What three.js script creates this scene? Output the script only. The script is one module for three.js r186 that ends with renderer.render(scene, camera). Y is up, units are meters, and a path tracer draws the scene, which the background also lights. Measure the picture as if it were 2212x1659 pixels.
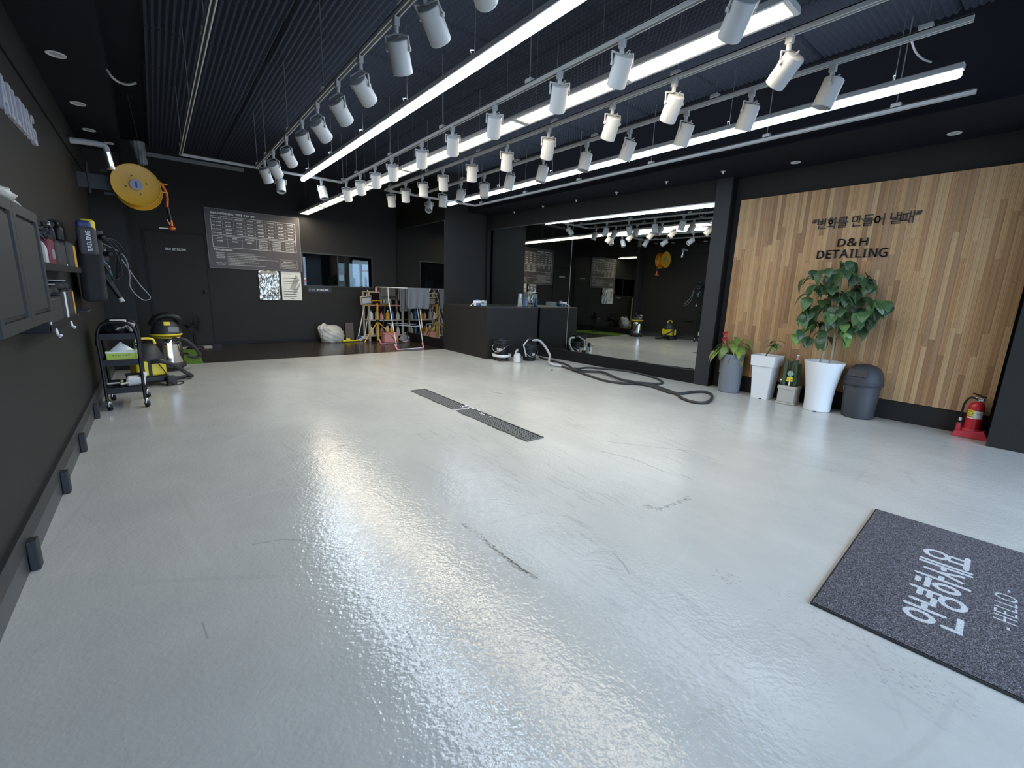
import * as THREE from 'three';
import { RoundedBoxGeometry } from 'three/addons/geometries/RoundedBoxGeometry.js';
import { mergeGeometries } from 'three/addons/utils/BufferGeometryUtils.js';
import { FontLoader } from 'three/addons/loaders/FontLoader.js';
import { TextGeometry } from 'three/addons/geometries/TextGeometry.js';
import { RectAreaLightUniformsLib } from 'three/addons/lights/RectAreaLightUniformsLib.js';

// ---------------------------------------------------------------- camera, sky, large lights, exposure
const scene = new THREE.Scene();
const V = (x, y, z) => new THREE.Vector3(x, y, z);
const D2R = Math.PI / 180, EYE = V(0, 1.3, 0), FOCAL = 955.75;
const camera = new THREE.PerspectiveCamera(2 * Math.atan(829.5 / FOCAL) / D2R, 2212 / 1659, 0.05, 200);
camera.position.copy(EYE);
camera.rotation.set(-11.792 * D2R, -38.6455 * D2R, 1.984 * D2R, 'YXZ');
scene.add(camera);
const renderer = new THREE.WebGLRenderer();
renderer.toneMapping = THREE.LinearToneMapping;
renderer.toneMappingExposure = 1.26;
renderer.shadowMap.enabled = true;
RectAreaLightUniformsLib.init();
scene.background = new THREE.Color().setRGB(4.2, 5.6, 7.8);      // bright overcast sky outside the shop front
const COOL = new THREE.Color().setRGB(0.74, 0.87, 1.0), WARM = new THREE.Color().setRGB(1.0, 0.9, 0.72);
// the three long ceiling lights: [colour, x, y, z far, x near, y near, z near, width, intensity]
const LED = {
  first: { c: COOL, a: V(2.045, 2.97, -8.17), b: V(2.06, 2.97, -1.6), w: 0.06, i: 53, up: 13 },
  middle: { c: WARM, a: V(2.74, 2.83, -11.0), b: V(3.09, 3.0, -1.35), w: 0.17, i: 18 },
  last: { c: COOL, a: V(4.75, 2.97, -8.17), b: V(4.72, 2.97, -0.83), w: 0.06, i: 32, up: 18 },
};
for (const k of Object.keys(LED)) {
  const l = LED[k], len = l.a.distanceTo(l.b), light = new THREE.RectAreaLight(l.c, l.i, l.w, len);
  light.position.copy(l.a).add(l.b).multiplyScalar(0.5).add(V(0, -0.055, 0));
  const yv = l.a.clone().sub(l.b).normalize(), xv = yv.clone().cross(V(0, 1, 0)).normalize();
  light.quaternion.setFromRotationMatrix(new THREE.Matrix4().makeBasis(xv, yv, xv.clone().cross(yv)));
  light.name = 'long_ceiling_light_' + k;
  scene.add(light);
  if (l.up) {                                                        // the round tubes also shine upwards
    const rise = light.clone(); rise.intensity = l.up; rise.position.y += 0.11; rise.quaternion.multiply(new THREE.Quaternion().setFromAxisAngle(V(0, 1, 0), Math.PI));
    rise.name += '_upward'; scene.add(rise);
  }
}

// ---------------------------------------------------------------- pixel helpers: a pixel gives a direction, a plane the distance
const TURN = new THREE.Matrix4().makeRotationFromEuler(camera.rotation);
const ray = (px, py) => V((px - 1106) / FOCAL, -(py - 829.5) / FOCAL, -1).applyMatrix4(TURN);
const onY = (px, py, y = 0) => { const d = ray(px, py); return EYE.clone().addScaledVector(d, (y - EYE.y) / d.y); };
const onX = (px, py, x) => { const d = ray(px, py); return EYE.clone().addScaledVector(d, (x - EYE.x) / d.x); };
const onZ = (px, py, z) => { const d = ray(px, py); return EYE.clone().addScaledVector(d, (z - EYE.z) / d.z); };
const upright = (px, py, p) => { const n = V(p.x, 0, p.z).normalize(), d = ray(px, py); return EYE.clone().addScaledVector(d, p.clone().sub(EYE).dot(n) / d.dot(n)); };

// ---------------------------------------------------------------- random, noise, textures
let seed = 7;
const rnd = () => { seed = (seed + 0x6d2b79f5) | 0; let t = Math.imul(seed ^ (seed >>> 15), 1 | seed); t = (t + Math.imul(t ^ (t >>> 7), 61 | t)) ^ t; return ((t ^ (t >>> 14)) >>> 0) / 4294967296; };
const rr = (a, b) => a + (b - a) * rnd();
function lattice(n) { const a = new Float32Array(n * n); for (let i = 0; i < a.length; i++) a[i] = rnd(); return a; }
function tileNoise(size, cells) {                                  // smooth tiling value noise, 0..1
  const g = lattice(cells), out = new Float32Array(size * size), s = (t) => t * t * (3 - 2 * t);
  for (let y = 0; y < size; y++) { const fy = y / size * cells, y0 = fy | 0, ty = s(fy - y0), r0 = y0 % cells * cells, r1 = (y0 + 1) % cells * cells;
    for (let x = 0; x < size; x++) { const fx = x / size * cells, x0 = fx | 0, tx = s(fx - x0), c0 = x0 % cells, c1 = (x0 + 1) % cells;
      out[y * size + x] = (g[r0 + c0] * (1 - tx) + g[r0 + c1] * tx) * (1 - ty) + (g[r1 + c0] * (1 - tx) + g[r1 + c1] * tx) * ty; } }
  return out;
}
function layers(size, list) { const o = new Float32Array(size * size); for (const [c, w] of list) { const n = tileNoise(size, c); for (let i = 0; i < o.length; i++) o[i] += n[i] * w; } return o; }
function dataTex(size, fn, srgb = false) {
  const d = new Uint8Array(size * size * 4);
  for (let i = 0; i < size * size; i++) { const v = fn(i); for (let k = 0; k < 3; k++) d[i * 4 + k] = Math.max(0, Math.min(255, (v.length ? v[k] : v) * 255)); d[i * 4 + 3] = 255; }
  const t = new THREE.DataTexture(d, size, size); t.magFilter = THREE.LinearFilter; t.minFilter = THREE.LinearFilter; t.wrapS = t.wrapT = THREE.RepeatWrapping; t.needsUpdate = true;
  if (srgb) t.colorSpace = THREE.SRGBColorSpace; return t;
}
function canvasTex(w, h, draw) {
  const c = document.createElement('canvas'); c.width = w; c.height = h; draw(c.getContext('2d'), w, h);
  const t = new THREE.CanvasTexture(c); t.colorSpace = THREE.SRGBColorSpace; t.wrapS = t.wrapT = THREE.RepeatWrapping; return t;
}
const again = (t, x, y) => { const c = t.clone(); c.repeat.set(x, y); c.needsUpdate = true; return c; };
const fineNoise = layers(512, [[32, 0.35], [96, 0.35], [256, 0.3]]);
const fineTex = dataTex(512, (i) => fineNoise[i]);
const peel = layers(1024, [[10, 0.3], [60, 0.42], [130, 0.22], [400, 0.06]]);
const peelTex = dataTex(1024, (i) => peel[i]), coarse = layers(512, [[6, 0.4], [17, 0.35], [60, 0.25]]);

// ---------------------------------------------------------------- materials
const mat = (c, r = 0.6, m = 0, extra = {}) => new THREE.MeshPhysicalMaterial({ color: c, roughness: r, metalness: m, ...extra });
const lin = (r, g, b) => new THREE.Color().setRGB(r, g, b);
const wallBump = { specularIntensity: 0.3, bumpMap: again(fineTex, 1, 1), bumpScale: 0.0006 };
const M = {
  wall: mat(lin(0.026, 0.0245, 0.023), 0.55, 0, wallBump),
  trim: mat(lin(0.024, 0.024, 0.024), 0.5), darkTrim: mat(lin(0.011, 0.011, 0.0115), 0.5, 0, { specularIntensity: 0.35 }),
  soffit: mat(lin(0.011, 0.0125, 0.017), 0.8, 0, wallBump), foam: mat(lin(0.02, 0.0245, 0.037), 0.95),
  mirror: mat(lin(0.55, 0.57, 0.55), 0.012, 1), mirrorEdge: mat(lin(0.25, 0.27, 0.26), 0.2, 0.6),
  white: mat(lin(0.74, 0.74, 0.73), 0.45), railWhite: mat(lin(0.6, 0.6, 0.6), 0.4), slot: mat(lin(0.03, 0.03, 0.03), 0.6),
  lampWhite: mat(lin(0.47, 0.47, 0.465), 0.5), lens: mat(lin(0.12, 0.12, 0.13), 0.12), steelRod: mat(lin(0.3, 0.31, 0.33), 0.4, 0.7),
  chrome: mat(lin(0.75, 0.75, 0.74), 0.13, 1), steel: mat(lin(0.55, 0.55, 0.54), 0.3, 1),
  black: mat(lin(0.009, 0.009, 0.01), 0.42, 0, { specularIntensity: 0.6 }), blackSoft: mat(lin(0.014, 0.014, 0.015), 0.8), rubber: mat(lin(0.03, 0.029, 0.028), 0.65),
  charcoal: mat(lin(0.022, 0.022, 0.024), 0.55), grey: mat(lin(0.22, 0.225, 0.23), 0.6), lightGrey: mat(lin(0.45, 0.45, 0.44), 0.55),
  yellow: mat(lin(0.78, 0.6, 0.03), 0.4), amber: mat(lin(0.62, 0.33, 0.012), 0.38), orange: mat(lin(0.7, 0.12, 0.02), 0.4), red: mat(lin(0.55, 0.02, 0.025), 0.28), maroon: mat(lin(0.16, 0.018, 0.03), 0.45),
  redBase: mat(lin(0.55, 0.04, 0.06), 0.5), pink: mat(lin(0.68, 0.28, 0.28), 0.5), blue: mat(lin(0.05, 0.16, 0.36), 0.4), navy: mat(lin(0.03, 0.04, 0.16), 0.5), teal: mat(lin(0.025, 0.14, 0.16), 0.4),
  cream: mat(lin(0.55, 0.5, 0.4), 0.55), beige: mat(lin(0.42, 0.38, 0.3), 0.55), soil: mat(lin(0.05, 0.035, 0.025), 0.95), lime: mat(lin(0.45, 0.55, 0.07), 0.5),
  glassDark: mat(lin(0.008, 0.01, 0.01), 0.02, 0, { ior: 1.75 }), clearPlastic: mat(lin(0.9, 0.93, 0.93), 0.15, 0, { transmission: 0.85, thickness: 0 }),
  filmWhite: mat(lin(0.7, 0.69, 0.64), 0.4, 0, { transmission: 0.35, thickness: 0 }), bottle: mat(lin(0.78, 0.78, 0.76), 0.4, 0, { transmission: 0.25, thickness: 0 }),
  trunk: mat(lin(0.38, 0.31, 0.22), 0.8), stem: mat(lin(0.14, 0.12, 0.05), 0.7),
};
const glow = (c, k) => new THREE.MeshStandardMaterial({ color: 0x111111, emissive: c, emissiveIntensity: k, roughness: 0.5 });

// ---------------------------------------------------------------- geometry and object helpers
const RB = (w, h, d, r = 0.006, s = 2) => new RoundedBoxGeometry(w, h, d, s, Math.min(r, w / 2.01, h / 2.01, d / 2.01));
const BX = (w, h, d) => new THREE.BoxGeometry(w, h, d);
const CY = (a, b, h, n = 24) => new THREE.CylinderGeometry(a, b, h, n);
const LA = (p, n = 32) => new THREE.LatheGeometry(p.map(([x, y]) => new THREE.Vector2(x, y)), n);
const at = (g, x = 0, y = 0, z = 0, rx = 0, ry = 0, rz = 0) => g.applyMatrix4(new THREE.Matrix4().compose(V(x, y, z), new THREE.Quaternion().setFromEuler(new THREE.Euler(rx, ry, rz)), V(1, 1, 1)));
const MG = (list) => mergeGeometries(list.map((g) => { const n = g.index ? g.toNonIndexed() : g; for (const k of Object.keys(n.attributes)) if (!['position', 'normal', 'uv'].includes(k)) n.deleteAttribute(k); return n; }));
function bar(a, b, r, n = 10, r2 = r) {                              // round bar from a to b
  const d = b.clone().sub(a), g = new THREE.CylinderGeometry(r2, r, d.length(), n);
  return g.applyQuaternion(new THREE.Quaternion().setFromUnitVectors(V(0, 1, 0), d.clone().normalize())).translate((a.x + b.x) / 2, (a.y + b.y) / 2, (a.z + b.z) / 2);
}
function pipe(pts, r, n = 8) { const l = []; pts.forEach((p, i) => { if (i) l.push(bar(pts[i - 1], p, r, n)); if (i && i < pts.length - 1) l.push(new THREE.SphereGeometry(r, n, 6).translate(p.x, p.y, p.z)); }); return MG(l); }
const tube = (pts, r, n = 40, m = 8) => new THREE.TubeGeometry(new THREE.CatmullRomCurve3(pts), n, r, m);
const used = {};
const numbered = (n) => { used[n] = (used[n] ?? -1) + 1; return used[n] ? n + '_' + String(used[n]).padStart(3, '0') : n; };
const ORD = ['first', 'second', 'third', 'fourth', 'fifth', 'sixth', 'seventh', 'eighth', 'ninth', 'tenth'];
const shade = (o) => { o.castShadow = o.receiveShadow = true; return o; };
function tag(o, label, category, group) { o.userData = { label, category }; if (group) o.userData.group = group; return o; }
function thing(name, label, category, p = [0, 0, 0], turn = 0, group) { const o = new THREE.Group(); o.name = numbered(name); o.position.set(...(p.isVector3 ? p.toArray() : p)); o.rotation.y = turn; scene.add(o); return tag(o, label, category, group); }
function part(parent, name, g, m, p = [0, 0, 0], r) { const o = shade(new THREE.Mesh(g, m)); o.name = name; o.position.set(...(p.isVector3 ? p.toArray() : p)); if (r) o.rotation.set(...r); parent.add(o); return o; }
function struct(name, g, m, p = [0, 0, 0]) { const o = part(scene, name, g, m, p); o.userData.kind = 'structure'; return o; }
function structGroup(name, p = [0, 0, 0]) { const o = new THREE.Group(); o.name = name; o.position.set(...p); o.userData.kind = 'structure'; scene.add(o); return o; }
const slab = (x0, x1, y0, y1, z0, z1) => BX(x1 - x0, y1 - y0, z1 - z0).translate((x0 + x1) / 2, (y0 + y1) / 2, (z0 + z1) / 2);
function metreUV(g) { const p = g.attributes.position, n = g.attributes.normal, u = g.attributes.uv; for (let i = 0; i < p.count; i++) { const a = Math.abs(n.getX(i)), b = Math.abs(n.getY(i)); if (a > 0.6) u.setXY(i, p.getZ(i), p.getY(i)); else if (b > 0.6) u.setXY(i, p.getX(i), p.getZ(i)); else u.setXY(i, p.getX(i), p.getY(i)); } return g; }
const font = await new FontLoader().loadAsync('fonts/droid/droid_sans_bold.typeface.json');
const fontThin = await new FontLoader().loadAsync('fonts/droid/droid_sans_regular.typeface.json');

// Hangul strokes in a unit square (y down): polylines, and ['o', cx, cy, rx, ry] for rings
const J = {
  B: [[[0, 0], [0, 1], [1, 1], [1, 0]], [[0, 0.48], [1, 0.48]]], N: [[[0, 0], [0, 1], [1, 1]]], R: [[[0, 0], [1, 0], [1, 0.5], [0, 0.5], [0, 1], [1, 1]]], M: [[[0, 0], [1, 0], [1, 1], [0, 1], [0, 0]]],
  D: [[[1, 0], [0, 0], [0, 1], [1, 1]]], DD: [[[0.42, 0], [0, 0], [0, 1], [0.42, 1]], [[1, 0], [0.58, 0], [0.58, 1], [1, 1]]], H: [[[0.28, 0], [0.72, 0]], [[0, 0.24], [1, 0.24]], ['o', 0.5, 0.7, 0.36, 0.28]], O: [['o', 0.5, 0.5, 0.5, 0.5]], S: [[[0.5, 0], [0.42, 0.5], [0, 1]], [[0.46, 0.4], [1, 1]]],
  eu: [[[0, 0.5], [1, 0.5]]], o: [[[0.5, 0], [0.5, 1]], [[0, 1], [1, 1]]], yo: [[[0.3, 0], [0.3, 1]], [[0.7, 0], [0.7, 1]], [[0, 1], [1, 1]]], a: [[[0.2, 0], [0.2, 1]], [[0.2, 0.48], [1, 0.48]]], eo: [[[0.9, 0], [0.9, 1]], [[0, 0.48], [0.9, 0.48]]], yeo: [[[0.9, 0], [0.9, 1]], [[0, 0.32], [0.9, 0.32]], [[0, 0.66], [0.9, 0.66]]], ae: [[[0.2, 0], [0.2, 1]], [[0.9, 0], [0.9, 1]], [[0.2, 0.48], [0.9, 0.48]]], e: [[[0.5, 0], [0.5, 1]], [[0.95, 0], [0.95, 1]], [[0, 0.48], [0.5, 0.48]]],
};
const SYL = {
  byeon: [['B', 0.06, 0.04, 0.48, 0.5], ['yeo', 0.52, 0, 0.88, 0.66], ['N', 0.2, 0.72, 0.92, 0.97]], hwa: [['H', 0.06, 0, 0.6, 0.56], ['o', 0.04, 0.62, 0.66, 0.84], ['a', 0.74, 0, 1, 1]], reul: [['R', 0.16, 0, 0.84, 0.34], ['eu', 0.02, 0.42, 0.98, 0.56], ['R', 0.16, 0.64, 0.84, 1]],
  man: [['M', 0.06, 0.06, 0.5, 0.5], ['a', 0.66, 0, 0.98, 0.68], ['N', 0.2, 0.72, 0.9, 0.97]], deul: [['D', 0.16, 0, 0.84, 0.32], ['eu', 0.02, 0.4, 0.98, 0.54], ['R', 0.16, 0.62, 0.84, 1]], eo: [['O', 0.04, 0.2, 0.5, 0.8], ['eo', 0.54, 0, 0.9, 1]],
  nael: [['N', 0.06, 0.06, 0.42, 0.48], ['ae', 0.5, 0, 0.96, 0.56], ['R', 0.22, 0.62, 0.94, 1]], ttae: [['DD', 0.02, 0.2, 0.54, 0.8], ['ae', 0.56, 0, 0.98, 1]],
  an: [['O', 0.04, 0.04, 0.52, 0.52], ['a', 0.66, 0, 0.98, 0.68], ['N', 0.2, 0.72, 0.9, 0.97]], nyeong: [['N', 0.04, 0.06, 0.44, 0.46], ['yeo', 0.46, 0, 0.88, 0.54], ['O', 0.28, 0.58, 0.88, 1]], ha: [['H', 0.04, 0.06, 0.6, 0.86], ['a', 0.72, 0, 1, 1]], se: [['S', 0.02, 0.14, 0.46, 0.86], ['e', 0.48, 0, 0.94, 1]], yo: [['O', 0.22, 0.02, 0.78, 0.5], ['yo', 0.04, 0.56, 0.96, 0.9]],
};
function strokes(name, x, y, w, h) {                                // list of polylines (rings become closed polylines)
  const out = [];
  for (const [j, a, b, c, d] of SYL[name]) for (const s of J[j]) {
    const f = (u, v) => [x + (a + (c - a) * u) * w, y + (b + (d - b) * v) * h];
    if (s[0] === 'o') out.push(Array.from({ length: 21 }, (_, i) => f(s[1] + s[3] * Math.cos(i * Math.PI / 10), s[2] + s[4] * Math.sin(i * Math.PI / 10)))); else out.push(s.map(([u, v]) => f(u, v)));
  }
  return out;
}
const paintHangul = (c, name, x, y, w, h, lw) => { c.lineWidth = lw; c.lineJoin = 'miter'; for (const s of strokes(name, x, y, w, h)) { c.beginPath(); s.forEach(([a, b], i) => i ? c.lineTo(a, b) : c.moveTo(a, b)); c.stroke(); } };
function hangulGeo(name, w, h, t, depth) {                          // raised letter, lower left corner at the origin
  const l = [];
  for (const s of strokes(name, 0, 0, w, h)) s.forEach(([x, y], i) => { if (!i) return; const [x0, y0] = s[i - 1], dx = x - x0, dy = y - y0, n = Math.hypot(dx, dy); l.push(at(BX(n + t * 0.98, t, depth), (x + x0) / 2, h - (y + y0) / 2, depth / 2, 0, 0, -Math.atan2(dy, dx))); });
  return MG(l);
}

// ---------------------------------------------------------------- the setting
const XL = -0.575, XR = 6.55, ZB = -11.1, ZE = -8.6, ZF = 2.2, TOP = 3.72, LOW = 2.95, MIRROR_TURN = 0.06;
// epoxy floor: mottled grey coat with scuffs, tyre marks and specks where the photograph shows them
const floorTex = canvasTex(2048, 2048, (c, W, H) => {
  const fx = (x) => (x + 0.6) / 7.2 * W, fz = (z) => (z + 8.6) / 10.8 * H;
  const n = layers(512, [[5, 0.4], [14, 0.3], [40, 0.2], [128, 0.1]]), img = c.createImageData(512, 512);
  for (let i = 0; i < 512 * 512; i++) { const v = (n[i] - 0.5) * 34; img.data[i * 4] = 190 + v; img.data[i * 4 + 1] = 188 + v; img.data[i * 4 + 2] = 182 + v * 0.9; img.data[i * 4 + 3] = 255; }
  const small = document.createElement('canvas'); small.width = small.height = 512; small.getContext('2d').putImageData(img, 0, 0);
  c.drawImage(small, 0, 0, W, H);
  c.lineCap = 'round';
  const P = (px, py) => { const p = onY(px, py); return [fx(p.x), fz(p.z)]; };
  for (let i = 0; i < 420; i++) {                                     // faint brushed smears
    const x = rr(0, W), y = rr(0, H), a = rr(-0.5, 0.5) + (rnd() < 0.4 ? 1.5 : 0), l = rr(20, 170);
    c.strokeStyle = rnd() < 0.55 ? `rgba(120,116,108,${rr(0.02, 0.09)})` : `rgba(225,228,228,${rr(0.03, 0.12)})`; c.lineWidth = rr(1, 7);
    c.beginPath(); c.moveTo(x, y); c.quadraticCurveTo(x + l * 0.5 * Math.cos(a), y + l * 0.5 * Math.sin(a) + rr(-14, 14), x + l * Math.cos(a), y + l * Math.sin(a)); c.stroke();
  }
  const speck = (pts, count, spread, dark, size) => {                // chips of dirt strewn along a pixel path
    for (let i = 0; i < count; i++) { const t = rnd() * (pts.length - 1), k = Math.min(pts.length - 2, t | 0), f = t - k, q = [0, 1].map((d) => pts[k][d] * (1 - f) + pts[k + 1][d] * f), [x, y] = P(q[0] + rr(-spread, spread), q[1] + rr(-spread, spread) * 0.6);
      c.fillStyle = `rgba(${dark},${dark - 2},${dark - 8},${rr(0.15, 0.6)})`; c.beginPath(); c.ellipse(x, y, rr(0.3, 1) * size * 0.62, rr(0.25, 0.8) * size * 0.62, rr(0, 3), 0, 7); c.fill(); }
  };
  const mark = (pts, w, tone) => { c.strokeStyle = tone; c.lineWidth = w * 0.7; c.beginPath(); pts.forEach((q, i) => { const [x, y] = P(...q); i ? c.lineTo(x, y) : c.moveTo(x, y); }); c.stroke(); };
  speck([[996, 1130], [1040, 1160], [1075, 1190], [1110, 1220], [1160, 1250]], 300, 5, 70, 2.2);
  speck([[1058, 1180], [1100, 1208], [1140, 1238]], 110, 2, 45, 2.4);
  speck([[1390, 1092], [1425, 1100], [1460, 1088], [1490, 1074]], 170, 6, 95, 2.4);
  speck([[790, 1045], [796, 1092]], 24, 3, 110, 2);
  speck([[1690, 1300], [1900, 1420], [2060, 1520]], 420, 60, 110, 1.6);
  speck([[1000, 900], [1100, 960], [1250, 1030]], 300, 45, 120, 1.5);
  speck([[700, 1300], [1000, 1400], [1300, 1500]], 150, 180, 90, 1.3);
  speck([[1550, 1235], [1590, 1260]], 40, 16, 110, 2.2);
  mark([[1298, 952], [1380, 962], [1500, 975]], 2, 'rgba(105,100,92,0.55)'); mark([[1300, 975], [1370, 992], [1432, 1018]], 2.6, 'rgba(110,104,98,0.6)'); mark([[1470, 1025], [1495, 1036]], 2.4, 'rgba(110,104,98,0.6)');
  mark([[877, 1358], [884, 1375], [896, 1395]], 2.2, 'rgba(60,60,62,0.8)'); mark([[1325, 1195], [1345, 1215], [1360, 1240]], 2, 'rgba(105,102,98,0.5)');
  mark([[705, 988], [718, 968], [745, 962]], 4, 'rgba(130,122,110,0.45)'); mark([[700, 998], [750, 994]], 3, 'rgba(130,122,110,0.4)');
  mark([[545, 1176], [610, 1165], [680, 1170]], 2, 'rgba(130,130,132,0.5)'); mark([[437, 1345], [448, 1378]], 2, 'rgba(120,122,128,0.5)');
  mark([[1062, 847], [1082, 850]], 7, 'rgba(140,118,96,0.7)'); mark([[985, 822], [1010, 824]], 6, 'rgba(130,120,104,0.5)');
  const smear = (x0, y0, x1, y1, count, spread, tone) => { for (let k = 0; k < count; k++) { const t = rnd(), u = rr(0.03, 0.16), o = rr(-spread, spread), q = (v) => [x0 + (x1 - x0) * v + o, y0 + (y1 - y0) * v - o * 0.5]; mark([q(t), [q(t + u / 2)[0] + rr(-4, 4), q(t + u / 2)[1] + rr(-2, 2)], q(t + u)], rr(1.5, 9), `rgba(${tone},${rr(0.03, 0.13)})`); } };
  smear(960, 900, 1300, 1090, 120, 70, '122,110,98'); smear(1180, 1130, 1620, 1450, 90, 60, '132,132,130'); smear(1200, 880, 1500, 1010, 60, 60, '128,116,104'); smear(640, 930, 900, 1120, 50, 60, '130,120,108'); smear(1500, 900, 2100, 1060, 70, 60, '130,128,126'); smear(700, 800, 1150, 860, 70, 40, '126,114,100'); smear(1700, 1320, 2050, 1540, 50, 60, '128,128,128');
});
const DRAIN = { x0: 2.455, x1: 2.655, a: [-5.16, -4.1], b: [-4.02, -2.83] };      // two open channels cut into the floor
function floorUV(g) { const p = g.attributes.position, u = g.attributes.uv; for (let i = 0; i < p.count; i++) u.setXY(i, (p.getX(i) + 0.6) / 7.2, 1 - (p.getZ(i) + 8.6) / 10.8); return g; }
struct('floor', floorUV(MG([slab(-0.6, DRAIN.x0, -0.15, 0, ZE, ZF), slab(DRAIN.x1, 6.6, -0.15, 0, ZE, ZF), slab(DRAIN.x0, DRAIN.x1, -0.15, 0, ZE, DRAIN.a[0]), slab(DRAIN.x0, DRAIN.x1, -0.15, 0, DRAIN.a[1], DRAIN.b[0]), slab(DRAIN.x0, DRAIN.x1, -0.15, 0, DRAIN.b[1], ZF)])), mat(0xffffff, 1, 0, { map: floorTex, roughnessMap: again(dataTex(512, (i) => 0.1 + 0.13 * coarse[i]), 1, 1), bumpMap: again(peelTex, 7.2 / 0.8, 10.8 / 0.8), bumpScale: 0.0017 }));
struct('floor_dark_vinyl', slab(-0.8, 6.8, -0.15, -0.004, ZB - 0.2, ZE), mat(lin(0.034, 0.028, 0.024), 0.22, 0, { bumpMap: again(peelTex, 3, 1.2), bumpScale: 0.002 }));
struct('ceiling', slab(-0.8, 6.8, TOP, TOP + 0.2, ZB - 0.2, ZF + 0.2), M.soffit);
struct('wall_left', metreUV(slab(XL - 0.2, XL, 0, TOP, -8.4, ZF)), M.wall);
struct('ceiling_soffit_left', slab(XL - 0.2, -0.17, LOW, TOP, -8.4, ZF), M.soffit);
struct('ceiling_soffit_right', slab(5.5, XR + 0.2, LOW, TOP, -8.63, ZF), M.soffit);
struct('wall_right', metreUV(slab(XR, XR + 0.2, 0, TOP, -8.63, ZF)), M.wall);
struct('wall_right_pillar', metreUV(slab(6.125, XR + 0.01, 0, LOW, -0.33, ZF)), M.wall);
struct('wall_block_right', metreUV(slab(4.95, XR + 0.2, 0, TOP, ZB, -8.63)), M.wall);
struct('wall_block_left', metreUV(slab(XL - 0.2, -0.24, 0, TOP, ZB, -8.4)), M.wall);
// back wall around the office window opening
const WX0 = 2.69, WX1 = 4.27, WY0 = 1.285, WY1 = 1.99;
struct('wall_back', metreUV(MG([slab(-0.8, WX0, 0, TOP, ZB - 0.2, ZB), slab(WX1, 6.8, 0, TOP, ZB - 0.2, ZB), slab(WX0, WX1, 0, WY0, ZB - 0.2, ZB), slab(WX0, WX1, WY1, TOP, ZB - 0.2, ZB)])), M.wall);
// egg-crate acoustic foam sheets under the ceiling
{
  const n = 40, g = new THREE.PlaneGeometry(1, 1, n, n).rotateX(Math.PI / 2), p = g.attributes.position;
  for (let j = 0; j <= n; j++) for (let i = 0; i <= n; i++) { const k = j * (n + 1) + i, edge = i === 0 || j === 0 || i === n || j === n; p.setY(k, edge ? 0.03 : (i % 2 && j % 2 ? -0.012 : (i % 2 || j % 2 ? 0.008 : 0.024))); }
  const flat = g.toNonIndexed(); flat.computeVertexNormals();
  const ceilingFoam = structGroup('ceiling_foam');
  for (let x = 0; x < 5; x++) for (let z = 0; z < 13; z++) { const o = part(ceilingFoam, 'foam_sheet', flat, M.foam, [0.14 + 0.535 + x * 1.07, TOP - 0.035 + (x + z) % 3 * 0.004, ZB + 0.5 + z * 1.005]); o.scale.x = 1.066; if ((x * 3 + z) % 2) o.rotation.y = Math.PI / 2, o.scale.set(1, 1, 1.066); }
}
// plinth strips along the left wall, with its black posts
struct('baseboard_left', MG([slab(XL, XL + 0.02, 0.2, 0.214, -8.4, ZF), slab(XL, XL + 0.012, 0.11, 0.2, -8.4, ZF)]), M.trim);
struct('trim_4', slab(XL, XL + 0.008, 0, 0.11, -8.4, ZF), mat(lin(0.06, 0.061, 0.063), 0.4));
for (const [i, z] of [-5.55, -4.5, -3.65, -2.72, -1.8].entries()) tag(shade(part(scene, numbered('plinth_post'), at(RB(0.035, 0.14, 0.06, 0.006), XL + 0.028, 0.071, z), M.charcoal)), ORD[i] + ' small black plinth post from the trolley along the left wall', 'post', 'posts along the left plinth');
struct('trim_1', slab(XL, XL + 0.012, 2.6, 2.612, -8.4, ZF), M.darkTrim);
struct('baseboard_back', slab(-0.2, 4.95, 0, 0.06, ZB, ZB + 0.015), M.darkTrim);
struct('baseboard_right', slab(XR - 0.035, XR, 0, 0.225, -3.18, -0.33), M.wall);

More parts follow.
